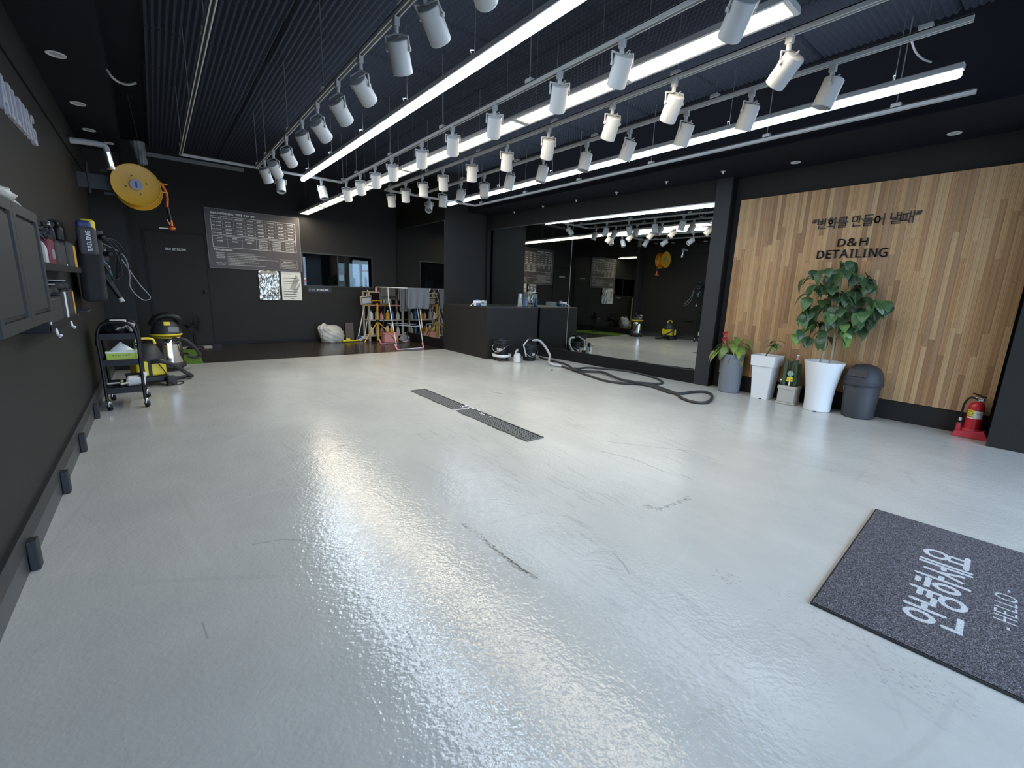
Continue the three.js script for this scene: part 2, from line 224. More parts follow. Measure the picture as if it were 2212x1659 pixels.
// wood laminate panel on the right wall: staggered planks, each its own piece
{
  const tones = [[176, 132, 88], [200, 158, 112], [156, 114, 78], [210, 172, 126], [188, 142, 95], [170, 132, 98], [206, 164, 114]];
  const woods = tones.map((t) => mat(0xffffff, 0.5, 0, { map: canvasTex(128, 512, (c, w, h) => {
    c.fillStyle = `rgb(${t})`; c.fillRect(0, 0, w, h);
    for (let i = 0; i < 190; i++) { const x = rr(0, w), a = rr(0.04, 0.24), k = rnd() < 0.6 ? -1 : 1; c.strokeStyle = k < 0 ? `rgba(84,58,34,${a})` : `rgba(206,172,126,${a})`; c.lineWidth = rr(0.6, 3.2); c.beginPath(); c.moveTo(x, -5); c.bezierCurveTo(x + rr(-8, 8), h * 0.3, x + rr(-12, 12), h * 0.6, x + rr(-8, 8), h + 5); c.stroke(); }
    for (let i = 0; i < 3; i++) { const x = rr(10, w - 10), y = rr(0, h); for (let r = 14; r > 1; r -= 3) { c.strokeStyle = `rgba(80,52,30,${0.1 + 0.02 * (14 - r)})`; c.lineWidth = 1.4; c.beginPath(); c.ellipse(x, y, r * 0.45, r * 1.6, 0, 0, 7); c.stroke(); } }
  }) }));
  const panel = structGroup('wall_wood_panel'), z0 = -3.185, z1 = -0.375, y0 = 0.228, y1 = 2.645, cols = 58, w = (z1 - z0) / cols;
  part(panel, 'backing', slab(XR - 0.035, XR, y0, y1, z0, z1), M.darkTrim);
  const cache = new Map();
  for (let i = 0; i < cols; i++) { let y = y0; const first = rr(0.2, 0.95); let k = 0;
    while (y < y1 - 0.001) { let h = k ? rr(0.75, 1.25) : first; if (y1 - y - h < 0.18) h = y1 - y; h = Math.round(h * 50) / 50; h = Math.min(h, y1 - y); const key = h.toFixed(3);
      if (!cache.has(key)) cache.set(key, BX(0.014, h - 0.0012, w - 0.0012)); part(panel, 'plank', cache.get(key), woods[(rnd() * woods.length) | 0], [XR - 0.042 - rr(0, 0.0008), y + h / 2, z0 + (i + 0.5) * w]); y += h; k++; } }
}
// raised lettering on the wood panel
const signDark = mat(lin(0.07, 0.06, 0.058), 0.6, 0, { specularIntensity: 0.4 });
{
  const X = XR - 0.05, a = onX(1753, 494, X), b = onX(1990, 470, X), H = onX(1772, 470, X).y - onX(1772, 494, X).y;
  const quote = thing('wall_lettering', 'dark raised Korean slogan in quotation marks on the wood panel', 'lettering', [X, onX(1765, 495, X).y, a.z], -Math.PI / 2);
  const len = b.z - a.z, u = len / 9.6, hh = 0.112;
  const row = [['byeon', 0.55], ['hwa', 1.55], ['reul', 2.55], ['man', 3.85], ['deul', 4.85], ['eo', 5.85], ['nael', 7.15], ['ttae', 8.15]];
  for (const [s, x] of row) part(quote, 'letter', hangulGeo(s, u * 0.9, hh, 0.0118, 0.01), signDark, [x * u, 0, 0]);
  for (const x of [0.12, 0.34, 9.25, 9.47]) part(quote, 'quotation_mark', at(RB(0.02, 0.045, 0.012, 0.005), 0, 0, 0.006, 0, 0, -0.35), signDark, [x * u, hh - 0.02, 0]);
  const word = (text, pxl, pxr, pyb, pyt, label) => {
    const p = onX(pxl, pyb, X), q = onX(pxr, pyb - 6, X), cap = onX(pxl, pyt, X).y - p.y, o = thing('wall_lettering', label, 'lettering', [X, p.y, p.z], -Math.PI / 2);
    let x = 0; const glyphs = [];
    for (const ch of text) { const g = new TextGeometry(ch, { font: fontThin, size: cap, depth: 0.012, curveSegments: 6 }); g.computeBoundingBox(); glyphs.push([g, x, ch]); x += g.boundingBox.max.x + cap * 0.1; }
    const k = (q.z - p.z) / x;
    for (const [g, gx] of glyphs) { g.scale(k, 1, 1); const bold = MG([g, g.clone().translate(0.006, 0, 0)]); part(o, 'letter', bold, signDark, [gx * k, 0, 0]); }
  };
  word('D&H', 1805, 1876, 533, 517, 'dark raised letters D&H on the wood panel above the plant');
  word('DETAILING', 1761, 1918, 559, 542, 'dark raised letters DETAILING on the wood panel above the plant');
}
// black framed mirror wall, turned a few degrees
const mirrorWall = structGroup('wall_mirror', [6.28, 0, -6]); mirrorWall.rotation.y = MIRROR_TURN;
for (const [z0, z1] of [[-2.62, -0.172], [-0.168, 2.5]]) part(mirrorWall, 'mirror_pane', slab(0, 0.006, 0.2, 2.65, z0, z1), M.mirror);
part(mirrorWall, 'mirror_joint', slab(-0.002, 0.006, 0.2, 2.65, -0.172, -0.168), M.lightGrey);
part(mirrorWall, 'mirror_top_edge', slab(-0.012, 0.006, 2.65, 2.662, -2.62, 2.5), M.mirrorEdge);
part(mirrorWall, 'bottom_board', slab(-0.03, 0.03, 0, 0.2, -2.62, 2.5), M.darkTrim);
part(mirrorWall, 'side_post', slab(-0.045, 0.05, 0, 2.95, 2.5, 2.72), M.charcoal);
part(mirrorWall, 'post_return', slab(-0.03, 0.25, 0, 2.95, 2.66, 2.73), M.darkTrim);
part(mirrorWall, 'top_board', slab(-0.02, 0.05, 2.66, 2.95, -2.62, 2.5), M.wall);
part(mirrorWall, 'backing', slab(0.007, 0.05, 0, 2.65, -2.62, 2.5), M.darkTrim);
struct('trim_2', slab(6.0, 6.09, 0, LOW, -8.63, -8.57), M.darkTrim);
// mirrors of the dark alcove
const sideMirrorR = structGroup('wall_mirror_alcove_right');
part(sideMirrorR, 'mirror_pane', slab(4.938, 4.95, 0.2, 2.72, -11.06, -8.66), M.mirror);
part(sideMirrorR, 'mirror_top_edge', slab(4.93, 4.95, 2.72, 2.73, -11.06, -8.66), M.mirrorEdge); part(sideMirrorR, 'bottom_board', slab(4.93, 4.95, 0, 0.2, -11.06, -8.66), M.darkTrim);
const sideMirrorL = structGroup('wall_mirror_alcove_left');
part(sideMirrorL, 'mirror_pane', slab(-0.24, -0.23, 0.2, 2.6, -11.06, -8.5), M.mirror); part(sideMirrorL, 'edge_trim', slab(-0.241, -0.222, 0, 2.62, -8.5, -8.47), M.darkTrim); part(sideMirrorL, 'bottom_board', slab(-0.24, -0.225, 0, 0.2, -11.06, -8.5), M.darkTrim);
// counter between block and mirror
{
  const s = new THREE.Shape([[4.9, 8.622], [4.9, 6.96], [6.19, 6.96], [6.09, 8.622]].map(([x, z]) => new THREE.Vector2(x, z)));
  const ext = (s2, h, b = 0) => new THREE.ExtrudeGeometry(s2, { depth: h, bevelEnabled: false }).rotateX(-Math.PI / 2);
  const counter = thing('counter', 'black waist high counter box standing between the mirror and the dark column', 'counter');
  part(counter, 'body', ext(s, 0.975), M.wall); part(counter, 'top', ext(s, 0.025), M.trim, [0, 0.975, 0]);
}
// back door, flush and black
const door = structGroup('door_1', [0, 0, ZB]);
part(door, 'leaf', slab(-0.06, 0.85, 0.02, 2.18, 0, 0.025), M.wall);
part(door, 'frame', MG([slab(-0.1, -0.064, 0, 2.22, 0, 0.018), slab(0.854, 0.875, 0, 2.22, 0, 0.01), slab(-0.064, 0.854, 2.184, 2.22, 0, 0.018)]), M.darkTrim);
const knob = part(door, 'door_knob', at(LA([[0, 0], [0.028, 0], [0.028, 0.008], [0.011, 0.012], [0.011, 0.035], [0.026, 0.045], [0.028, 0.06], [0.018, 0.072], [0, 0.074]], 24), 0, 0, 0, Math.PI / 2), M.charcoal, [0.795, 1.09, 0.024]);
// office behind the window, with its own windows to the street
const office = structGroup('wall_office'), OZ = -16.2, ox = (px) => onZ(px, 600, OZ).x, OY0 = onZ(770, 622, OZ).y - 0.1, OY1 = onZ(770, 570, OZ).y;
{
  const dark = mat(lin(0.02, 0.026, 0.024), 0.7), c = [731, 746, 755, 780, 783, 812].map(ox);
  part(office, 'side_wall', MG([slab(1.4, 1.5, 0, 3, OZ, ZB - 0.2), slab(8, 8.1, 0, 3, OZ, ZB - 0.2)]), dark); part(office, 'office_ceiling', slab(1.4, 8.1, 2.8, 3, OZ, ZB - 0.2), dark); part(office, 'office_floor', slab(1.4, 8.1, -0.1, 0, OZ, ZB - 0.2), dark);
  part(office, 'rear_wall', MG([slab(1.4, 8.1, 0, OY0, OZ - 0.15, OZ), slab(1.4, 8.1, OY1, 3, OZ - 0.15, OZ), slab(1.4, c[0], OY0, OY1, OZ - 0.15, OZ), slab(c[1], c[2], OY0, OY1, OZ - 0.15, OZ), slab(c[3], c[4], OY0, OY1, OZ - 0.15, OZ), slab(c[5], 8.1, OY0, OY1, OZ - 0.15, OZ)]), dark);
}
const win = structGroup('window_1', [0, 0, ZB]);
part(win, 'window_frame', MG([slab(WX0 - 0.03, WX1 + 0.03, WY0 - 0.03, WY0, -0.2, 0.015), slab(WX0 - 0.03, WX1 + 0.03, WY1, WY1 + 0.03, -0.2, 0.015), slab(WX0 - 0.03, WX0, WY0, WY1, -0.2, 0.015), slab(WX1, WX1 + 0.03, WY0, WY1, -0.2, 0.015), slab(3.47, 3.5, WY0, WY1, -0.12, -0.08)]), M.trim);
part(win, 'window_pane', slab(WX0, WX1, WY0, WY1, -0.105, -0.1), mat(lin(0.32, 0.36, 0.36), 0.02, 0, { transmission: 1, thickness: 0 }));
// shop front behind the camera, open to the daylight
const front = structGroup('window_2', [0, 0, ZF]);
struct('wall_front', MG([slab(-0.8, -0.3, 0, TOP, ZF, ZF + 0.2), slab(-0.3, 6.2, 2.75, TOP, ZF, ZF + 0.2), slab(6.2, 6.8, 0, TOP, ZF, ZF + 0.2)]), M.wall);
{ const f = [], w = 1.6; for (let i = 0; i <= 4; i++) f.push(slab(-0.3 + i * w, -0.3 + i * w + 0.07, 0, 2.75, 0.05, 0.12)); f.push(slab(-0.3, 6.17, 0, 0.08, 0.05, 0.12), slab(-0.3, 6.17, 2.66, 2.75, 0.05, 0.12)); part(front, 'window_frame', MG(f), M.darkTrim);
  for (let i = 0; i < 4; i++) part(front, 'window_pane', slab(-0.23 + i * w, -0.3 + (i + 1) * w, 0.08, 2.66, 0.083, 0.09), mat(lin(0.95, 0.97, 0.97), 0.01, 0, { transmission: 1, thickness: 0 })); }
struct('ground', MG([slab(-30, 40, -0.3, -0.1, ZF + 0.2, 30), slab(-30, 40, -0.3, -0.1, -45, OZ - 0.15)]), mat(lin(0.2, 0.2, 0.2), 0.9));
// houses in the street behind the office
{
  const house = thing('street_house', 'pale house with white framed windows seen through the office window', 'building', [0, 0, -30]);
  const X0 = onZ(700, 600, -30).x, X1 = onZ(781, 600, -30).x; part(house, 'wall', slab(X0, X1, -0.1, 7, -4, 0), mat(lin(0.3, 0.31, 0.29), 0.8)); part(house, 'balcony', slab(X0 + 0.2, X1 - 0.1, onZ(760, 596, -30).y - 0.35, onZ(760, 596, -30).y, 0, 0.7), mat(lin(0.6, 0.6, 0.58), 0.7));
  const p = onZ(758, 604, -30), q = onZ(775, 620, -30), w = part(house, 'window', slab(p.x, q.x, q.y, p.y, 0, 0.08), mat(lin(0.75, 0.76, 0.74), 0.5)), pw = (q.x - p.x) / 2;
  for (let i = 0; i < 2; i++) for (let j = 0; j < 2; j++) part(w, 'pane', slab(p.x + 0.06 + i * pw, p.x + (i + 1) * pw - 0.04, q.y + 0.05 + j * (p.y - q.y) / 2, q.y + (j + 1) * (p.y - q.y) / 2 - 0.03, 0.07, 0.1), M.glassDark);
  const shop = thing('street_wall', 'white building wall with a thin red band seen through the office window', 'building', [0, 0, -27]);
  const S0 = onZ(783, 600, -27).x, S1 = onZ(840, 600, -27).x; part(shop, 'wall', slab(S0, S1, -0.1, 6, -3, 0), mat(lin(0.5, 0.53, 0.56), 0.7)); part(shop, 'band', slab(S0, S1, onZ(790, 586, -27).y, onZ(790, 584.5, -27).y, 0, 0.03), M.maroon); part(shop, 'door', slab(onZ(788, 610, -27).x, onZ(793, 610, -27).x, 0, onZ(790, 600, -27).y, 0, 0.03), M.teal);
}

// ---------------------------------------------------------------- long ceiling lights and track rails
const RY = 2.97, RZ = -7.93;
const rodTop = TOP - 0.03;
{
  const tubeGlow = glow(COOL, 5), panelGlow = glow(WARM, 4);
  for (const [k, label] of [['first', 'long cool white tube light hanging beside the rail of grey spotlights'], ['last', 'long cool white tube light hanging beside the bare outer rail']]) {
    const l = LED[k], mid = l.a.clone().add(l.b).multiplyScalar(0.5), len = l.a.distanceTo(l.b), yaw = Math.atan2(l.b.x - l.a.x, l.b.z - l.a.z);
    const o = thing('tube_light', label, 'light', mid, yaw);
    part(o, 'housing', RB(0.07, 0.045, len, 0.008), M.railWhite, [0, 0.025, 0]);
    part(o, 'tube', RB(0.062, 0.05, len - 0.01, 0.024, 3), tubeGlow, [0, -0.022, 0]);
    for (let i = 0; i < 6; i++) { const z = -len / 2 + 0.4 + i * (len - 0.8) / 5; part(o, 'hook', pipe([V(-0.03, 0.045, z), V(-0.045, 0.075, z), V(-0.01, 0.085, z)], 0.004, 6), M.railWhite); part(o, 'suspension_wire', bar(V(0, 0.045, z), V(0, rodTop - 0.03 - RY, z), 0.0025, 6), M.steelRod); }
  }
  const l = LED.middle, dir = l.b.clone().sub(l.a), n = 8;
  for (let i = 0; i < n; i++) {
    const a = l.a.clone().addScaledVector(dir, i / n), b = l.a.clone().addScaledVector(dir, (i + 1) / n), mid = a.clone().add(b).multiplyScalar(0.5), len = a.distanceTo(b);
    const o = thing('panel_light', ORD[i] + ' flat warm white panel light from the price board in the central row', 'light', mid, Math.atan2(dir.x, dir.z), 'panel lights of the central row');
    o.rotation.order = 'YXZ'; o.rotation.x = -Math.atan2(dir.y, Math.hypot(dir.x, dir.z));
    part(o, 'frame', MG([at(RB(0.02, 0.04, len - 0.004, 0.004), -0.095, 0, 0), at(RB(0.02, 0.04, len - 0.004, 0.004), 0.095, 0, 0), at(BX(0.17, 0.04, 0.03), 0, 0, len / 2 - 0.018), at(BX(0.17, 0.04, 0.03), 0, 0, -len / 2 + 0.018), at(BX(0.17, 0.006, len - 0.02), 0, 0.017, 0)]), M.railWhite);
    part(o, 'diffuser', RB(0.17, 0.014, len - 0.07, 0.006), panelGlow, [0, -0.008, 0]);
    for (const z of [-len * 0.32, len * 0.32]) part(o, 'suspension_wire', bar(V(0, 0.02, z), V(0, rodTop - mid.y, z), 0.0025, 6), M.steelRod);
  }
}
function railProfile(len) { return MG([at(BX(0.036, 0.008, len), 0, 0.014, 0), at(BX(0.008, 0.034, len), -0.014, 0, 0), at(BX(0.008, 0.034, len), 0.014, 0, 0)]); }
function rail(a, b, rods, label) {
  const mid = a.clone().add(b).multiplyScalar(0.5), len = a.distanceTo(b), o = thing('track_rail', label, 'track rail', mid, Math.atan2(b.x - a.x, b.z - a.z));
  part(o, 'rail', railProfile(len), M.railWhite); part(o, 'conductor_slot', BX(0.02, 0.006, len - 0.01), M.slot, [0, 0.007, 0]);
  for (const t of rods) { const z = -len / 2 + t * len; part(o, 'suspension_rod', bar(V(0, 0.03, z), V(0, rodTop - RY, z), 0.005, 8), M.steelRod); part(o, 'rod_bracket', RB(0.05, 0.03, 0.07, 0.004), M.railWhite, [0, 0.033, z]); }
  return o;
}
const zr = (px, py, x) => onX(px, py, x).z, RX = { r1: 0.452, r2: 1.355, r3: 2.595, r4: 3.34, r5: 3.945, r6: 5.235 };
const even = (n, a = 0.03, b = 0.97) => Array.from({ length: n }, (_, i) => a + (b - a) * i / (n - 1));
rail(V(RX.r1, RY, RZ), V(RX.r1, RY, -1.6), [0.06, 0.33, 0.6, 0.9], 'bare white track rail nearest the left wall');
rail(V(RX.r2, RY, RZ), V(RX.r2, RY, -1.2), [0.015, 0.11, 0.3, 0.505, 0.75, 0.95], 'white track rail carrying the row of tilted grey spotlights');
rail(V(RX.r3, RY, RZ), V(RX.r3, RY, -0.9), [0.01, 0.1, 0.28, 0.475, 0.68, 0.9], 'white track rail between the first tube light and the central panel lights');
rail(V(RX.r4, RY, RZ), V(RX.r4, RY, -0.7), even(6), 'white track rail of cream lit spotlights next to the central panel lights');
rail(V(RX.r5, RY, RZ), V(RX.r5, RY, -0.7), even(6), 'white track rail of spotlights in front of the outer tube light');
rail(V(RX.r6, RY, RZ), V(RX.r6, RY, -0.82), [0.03, 0.22, 0.4, 0.58, 0.78, 0.93], 'bare white track rail outside the outer tube light');
rail(V(RX.r1, RY, RZ), V(RX.r3, RY, RZ), [], 'white cross rail joining the far ends of three track rails');
rail(V(RX.r4, RY, RZ), V(RX.r6, RY, RZ), [], 'white cross rail joining the far ends of the outer track rails');
// spotlights: [clip pixel on the rail, body top pixel, body bottom pixel]
const bodyGeo = LA([[0, 0], [0.058, 0], [0.065, 0.008], [0.065, 0.182], [0.062, 0.187], [0.058, 0.182], [0.056, 0.135], [0, 0.135]], 28), lensGeo = LA([[0, 0.133], [0.03, 0.141], [0.046, 0.147], [0.054, 0.15], [0.054, 0.157], [0.047, 0.161]], 24), knobGeo = CY(0.013, 0.013, 0.012, 12).rotateZ(Math.PI / 2);
function spot(P, top, bot, label, group, away) {
  const o = thing('track_spotlight', label, 'spotlight', P, 0, group), L = 0.187;
  let T = upright(...top, P).sub(P); T.y = Math.min(-0.085, Math.max(-0.2, T.y)); if (T.length() > 0.3) T.set(0, -0.13, 0);
  const d0 = ray(...bot).normalize(), rel = EYE.clone().sub(P).sub(T), b = rel.dot(d0), c = rel.lengthSq() - L * L, q = b * b - c;
  const cand = q > 0 ? [-b - Math.sqrt(q), -b + Math.sqrt(q)] : [-b];
  let best; for (const t of cand) { const dd = rel.clone().addScaledVector(d0, t).normalize(); best = dd; if (!away) break; }
  if (best.y > -0.3) { best = best.setY(0).normalize().multiplyScalar(0.6).setY(-0.8); }
  const side = best.clone().cross(V(0, 1, 0)); if (side.length() < 0.1) side.copy(V(P.z, 0, -P.x)); side.y = 0; side.addScaledVector(best, -side.dot(best)).normalize();
  const R = 0.074, pv = T.clone().addScaledVector(best, 0.055), A = V(0, -0.085, 0), up = (s) => V(side.x * R * s, Math.max(-0.12, T.y + 0.015), side.z * R * s).addScaledVector(V(T.x, 0, T.z), 0.35);
  part(o, 'adapter', MG([at(RB(0.036, 0.05, 0.045, 0.005), 0, -0.02, 0), at(CY(0.016, 0.016, 0.05, 16), 0, -0.062, 0)]), M.lampWhite);
  part(o, 'yoke', pipe([pv.clone().addScaledVector(side, -R), up(-1), A, up(1), pv.clone().addScaledVector(side, R)], 0.006, 8), M.lampWhite);
  const body = part(o, 'body', bodyGeo, M.lampWhite, T); body.quaternion.setFromUnitVectors(V(0, 1, 0), best);
  part(body, 'lens', lensGeo, M.lens);
  for (const s of [-1, 1]) { const k = part(o, 'pivot_knob', knobGeo, M.lampWhite, pv.clone().addScaledVector(side, R * s)); k.quaternion.setFromUnitVectors(V(1, 0, 0), side); }
  part(o, 'cable', tube([V(0.005, -0.08, 0), V(0.03, -0.1, 0.02), V(0.03, T.y + 0.03, 0.03).add(V(T.x * 0.5, 0, T.z * 0.5)), T.clone()], 0.0035, 14, 6), M.lampWhite);
}
const rows = {
  r2: [' spotlight from the cross rail, tilted, on the rail before the first tube light', 'spotlights on the rail beside the first tube light', [[[1010, -130], [1030, -75], [1052, 4]], [[917, -24], [924, 7], [953, 91]], [[855, 40], [857, 84], [871, 160]], [[778, 127], [771, 170], [799, 220]], [[729, 178], [723, 218], [750, 265]], [[685, 228], [681, 263], [706, 300]], [[652, 263], [649, 289], [668, 329]], [[618, 299], [614, 325], [633, 357]], [[590, 328], [588, 353], [602, 380]], [[571, 349], [569, 364], [581, 395]]]],
  r3: [' white spotlight from the cross rail, on the rail between tube and panel lights', 'spotlights on the rail between tube and panel lights', [[[748, 394], [749, 409], [753, 433]], [[778, 377], [777, 393], [782, 419]], [[810, 359], [811, 376], [814, 404]], [[846, 339], [848, 358], [850, 388]], [[911, 304], [911, 326], [911, 361]], [[978, 266], [979, 295], [978, 333]], [[1069, 220], [1069, 249], [1066, 295]], [[1210, 146], [1211, 183], [1203, 240]], [[1346, 73], [1350, 117], [1330, 187]], [[1622, -60], [1612, -5], [1574, 84]]]],
  r4: [' cream spotlight from the cross rail, on the rail just past the panel lights', 'spotlights on the rail right of the panel lights', [[[844, 409], [845, 422], [847, 447]], [[876, 395], [876, 410], [877, 436]], [[912, 382], [914, 396], [915, 425]], [[957, 364], [957, 381], [958, 411]], [[1019, 339], [1020, 358], [1019, 392]], [[1095, 309], [1096, 331], [1093, 369]], [[1186, 275], [1187, 301], [1180, 342]], [[1324, 222], [1327, 252], [1312, 301]], [[1458, 169], [1462, 206], [1441, 262]], [[1708, 74], [1719, 119], [1672, 185]]]],
  r5: [' grey spotlight from the cross rail, on the rail before the outer tube light', 'spotlights on the rail before the outer tube light', [[[956, 413], [957, 422], [956, 448]], [[996, 398], [997, 413], [992, 437]], [[1046, 382], [1046, 398], [1046, 427]], [[1104, 362], [1104, 378], [1096, 411]], [[1174, 342], [1175, 359], [1167, 393]], [[1268, 309], [1268, 331], [1259, 369]], [[1361, 279], [1363, 304], [1347, 348]], [[1484, 240], [1486, 267], [1468, 317]], [[1625, 195], [1625, 225], [1603, 283]], [[1802, 134], [1804, 169], [1774, 233]]]],
};
for (const k of Object.keys(rows)) { const [label, group, list] = rows[k]; for (const [i, [c, t, b]] of list.entries()) { const z = Math.max(RZ + 0.03, zr(...c, RX[k])); spot(V(RX[k], RY - 0.018, z), t, b, ORD[k === 'r2' ? list.length - 1 - i : i] + label, group, k !== 'r5'); } }
for (const [c, t, b, l] of [[[606, 372], [605, 390], [608, 415], 'white spotlight on the cross rail beside the tilted row of spotlights'], [[694, 390], [695, 405], [701, 430], 'white spotlight on the cross rail just past the first tube light'], [[927, 420], [927, 431], [926, 455], 'white spotlight on the outer cross rail near the dark column']]) { const p = onZ(...c, RZ); spot(V(p.x, RY - 0.018, RZ), t, b, l, 'spotlights on the cross rails', false); }
// recessed downlights in the two soffits
function downlight(p, r, label, group) { const o = thing('downlight', label, 'downlight', [p.x, LOW, p.z], 0, group); part(o, 'ring', at(LA([[r * 0.62, 0], [r, 0], [r, -0.006], [r * 0.95, -0.009], [r * 0.66, -0.006], [r * 0.62, 0]], 28)), M.white); part(o, 'lamp_face', at(CY(r * 0.63, r * 0.63, 0.004, 24), 0, -0.002, 0), M.lightGrey); }
for (const [i, q] of [[120, 116], [168, 223], [192, 280]].entries()) downlight(onY(...q, LOW), 0.06, ORD[3 - i] + ' unlit downlight from the hose reel in the left wall soffit', 'downlights of the left soffit');
downlight(onY(244, 321, LOW).setX(-0.27).setZ(-7.9), 0.05, 'first unlit downlight from the hose reel in the left wall soffit', 'downlights of the left soffit');
for (const [q, e] of [[[2062, 287], 'pillar'], [[1719, 350], 'mirror']]) downlight(onY(...q, LOW), 0.055, 'unlit downlight above the wood panel, at its ' + e + ' end', 'downlights above the wood panel');
for (const [i, q] of [[1562, 370], [1440, 392], [1332, 415], [1245, 432], [1173, 445], [1111, 457]].entries()) { const p = onY(...q, LOW), o = thing('sprinkler_head', ORD[i] + ' tiny white sprinkler head from the wood panel, above the mirror wall', 'sprinkler', [p.x, LOW, p.z], 0, 'sprinkler heads above the mirror'); part(o, 'plate', at(LA([[0, 0], [0.03, 0], [0.026, -0.008], [0, -0.01]], 16)), M.white); part(o, 'nozzle', at(CY(0.008, 0.012, 0.03, 10), 0, -0.02, 0), M.white); }
tag(part(scene, numbered('loose_cable'), tube([onY(230, 150, 3.35), onY(240, 164, 3.3), onY(258, 178, 3.28), onY(276, 182, 3.28), onY(294, 179, 3.3)].map((p) => p), 0.012, 30), M.lightGrey), 'loose grey cable loop hanging in the dark left ceiling corner', 'cable');
tag(part(scene, numbered('loose_cable'), tube([onY(1968, 85, 3.45), onY(1978, 112, 3.4), onY(1995, 128, 3.38), onY(2012, 134, 3.38)], 0.008, 30), M.lightGrey), 'loose grey cable loop hanging above the outer tube light', 'cable');
struct('trim_3', slab(0.05, 1.66, 3.5, 3.57, ZB, ZB + 0.03), M.grey);

// ---------------------------------------------------------------- back wall: board, papers, plates
const face = (parent, name, w, h, m, p, r) => part(parent, name, new THREE.PlaneGeometry(w, h), m, p, r);
{
  const W = 1.735, H = 1.155, board = thing('price_board', 'large dark price board with white tables on the back wall', 'board', [1.782, 2.15, ZB + 0.0135]);
  part(board, 'panel', RB(W, H, 0.02, 0.003), mat(lin(0.06, 0.055, 0.055), 0.45), [0, 0, 0]);
  part(board, 'edge', MG([at(BX(W, 0.008, 0.024), 0, H / 2, 0), at(BX(W, 0.008, 0.024), 0, -H / 2, 0), at(BX(0.008, H, 0.024), -W / 2, 0, 0), at(BX(0.008, H, 0.024), W / 2, 0, 0)]), M.grey);
  face(board, 'print', W - 0.012, H - 0.012, mat(0xffffff, 0.5, 0, { map: canvasTex(1400, 930, (c, w, h) => {
    c.fillStyle = 'rgb(78,71,70)'; c.fillRect(0, 0, w, h); const ink = 'rgb(250,248,244)', dim = 'rgb(196,192,186)'; c.fillStyle = c.strokeStyle = ink;
    c.font = 'bold 42px sans-serif'; c.fillText('D&H DETAILING', 72, 78);
    c.font = 'bold 40px sans-serif'; c.fillText('\u201C', 420, 80); let x = 440; for (const s of ['byeon', 'hwa', 'reul', 0, 'man', 'deul', 'eo', 0, 'nael', 'ttae']) { if (s) paintHangul(c, s, x, 46, 25, 32, 4); x += s ? 29 : 14; } c.fillText('\u201D', x, 80);
    const box = (x0, y0, x1, y1, lw, col) => { c.lineWidth = lw; c.strokeStyle = col; c.strokeRect(x0, y0, x1 - x0, y1 - y0); };
    const line = (x0, y0, x1, y1) => { c.lineWidth = 2.5; c.strokeStyle = dim; c.beginPath(); c.moveTo(x0, y0); c.lineTo(x1, y1); c.stroke(); };
    const smudge = (cx, y, wd, hgt, bold) => { c.fillStyle = bold ? ink : 'rgb(226,223,216)'; for (let i = 0; i < wd; i += hgt * 0.62) { const k = rr(0.35, 0.55) * hgt; c.fillRect(cx - wd / 2 + i, y - hgt * 0.5, k * 0.28, hgt * rr(0.7, 1)); c.fillRect(cx - wd / 2 + i, y - hgt * rr(-0.3, 0.5), k, hgt * 0.2); c.fillRect(cx - wd / 2 + i, y + hgt * rr(0.1, 0.3), k, hgt * 0.16); } };
    const L = 70, Rr = 1330, t0 = 108, t1 = 400; box(L, t0, Rr, t1, 5, ink);
    for (let k = 1; k < 8; k++) line(L + (Rr - L) * k / 8, t0 + 5, L + (Rr - L) * k / 8, t1 - 5); for (let k = 1; k < 5; k++) line(L, t0 + (t1 - t0) * k / 5, Rr, t0 + (t1 - t0) * k / 5);
    const price = [['40,000', '60,000', '100,000', '200,000', '300,000', '400,000', '500,000', '550,000'], ['50,000', '80,000', '120,000', '250,000', '350,000', '500,000', '550,000', '600,000'], ['60,000', '100,000', '150,000', '300,000', '400,000', '550,000', '600,000', '700,000'], ['60,000', '130,000', '170,000', '350,000', '450,000', '600,000', '700,000', '800,000']];
    c.textAlign = 'center';
    for (let k = 0; k < 8; k++) { const cx = L + (Rr - L) * (k + 0.5) / 8; smudge(cx, t0 + 30, k < 3 ? 128 : 100, 24, true); for (let r = 0; r < 4; r++) { c.fillStyle = ink; c.font = 'bold 25px sans-serif'; c.fillText(price[r][k], cx + (k ? 0 : 22), t0 + 97 + r * 58.4); if (!k) smudge(cx - 50, t0 + 88 + r * 58.4, 32, 24, true); } }
    const u0 = 420, u1 = 600; box(L, u0, Rr, u1, 5, ink); for (let k = 1; k < 6; k++) line(L + (Rr - L) * k / 6, u0 + 4, L + (Rr - L) * k / 6, u1 - 4); line(L, u0 + 48, Rr, u0 + 48);
    for (let k = 0; k < 6; k++) { const cx = L + (Rr - L) * (k + 0.5) / 6; smudge(cx, u0 + 26, k < 2 ? 74 : 120, 24, true); if (k < 3) { c.fillStyle = ink; c.font = 'bold 25px sans-serif'; c.fillText(['60,000', '70,000', '70,000'][k], cx, u0 + 86); } else for (let r = 0; r < 4; r++) smudge(cx, u0 + 68 + r * 30, 130, 20, true); }
    c.textAlign = 'left'; c.fillStyle = ink; c.font = 'bold 32px sans-serif'; c.fillText('D&H explanation', L + 6, 648);
    [[0, 130, 400], [1, 100, 560], [2, 130, 420], [3, 110, 760], [4, 0, 380], [5, 0, 460], [6, 140, 220], [7, 110, 540]].forEach(([r, a, b]) => { const y = 686 + r * 27; if (a) smudge(L + 90, y, a, 17, true); smudge(L + 190 + b / 2, y, b, 16, false); });
    box(1050, 740, 1330, 890, 3, dim); smudge(1190, 776, 160, 20, true); for (let r = 0; r < 3; r++) smudge(1190, 806 + r * 27, 230, 15, false);
  }) }), [0, 0, 0.0115]);
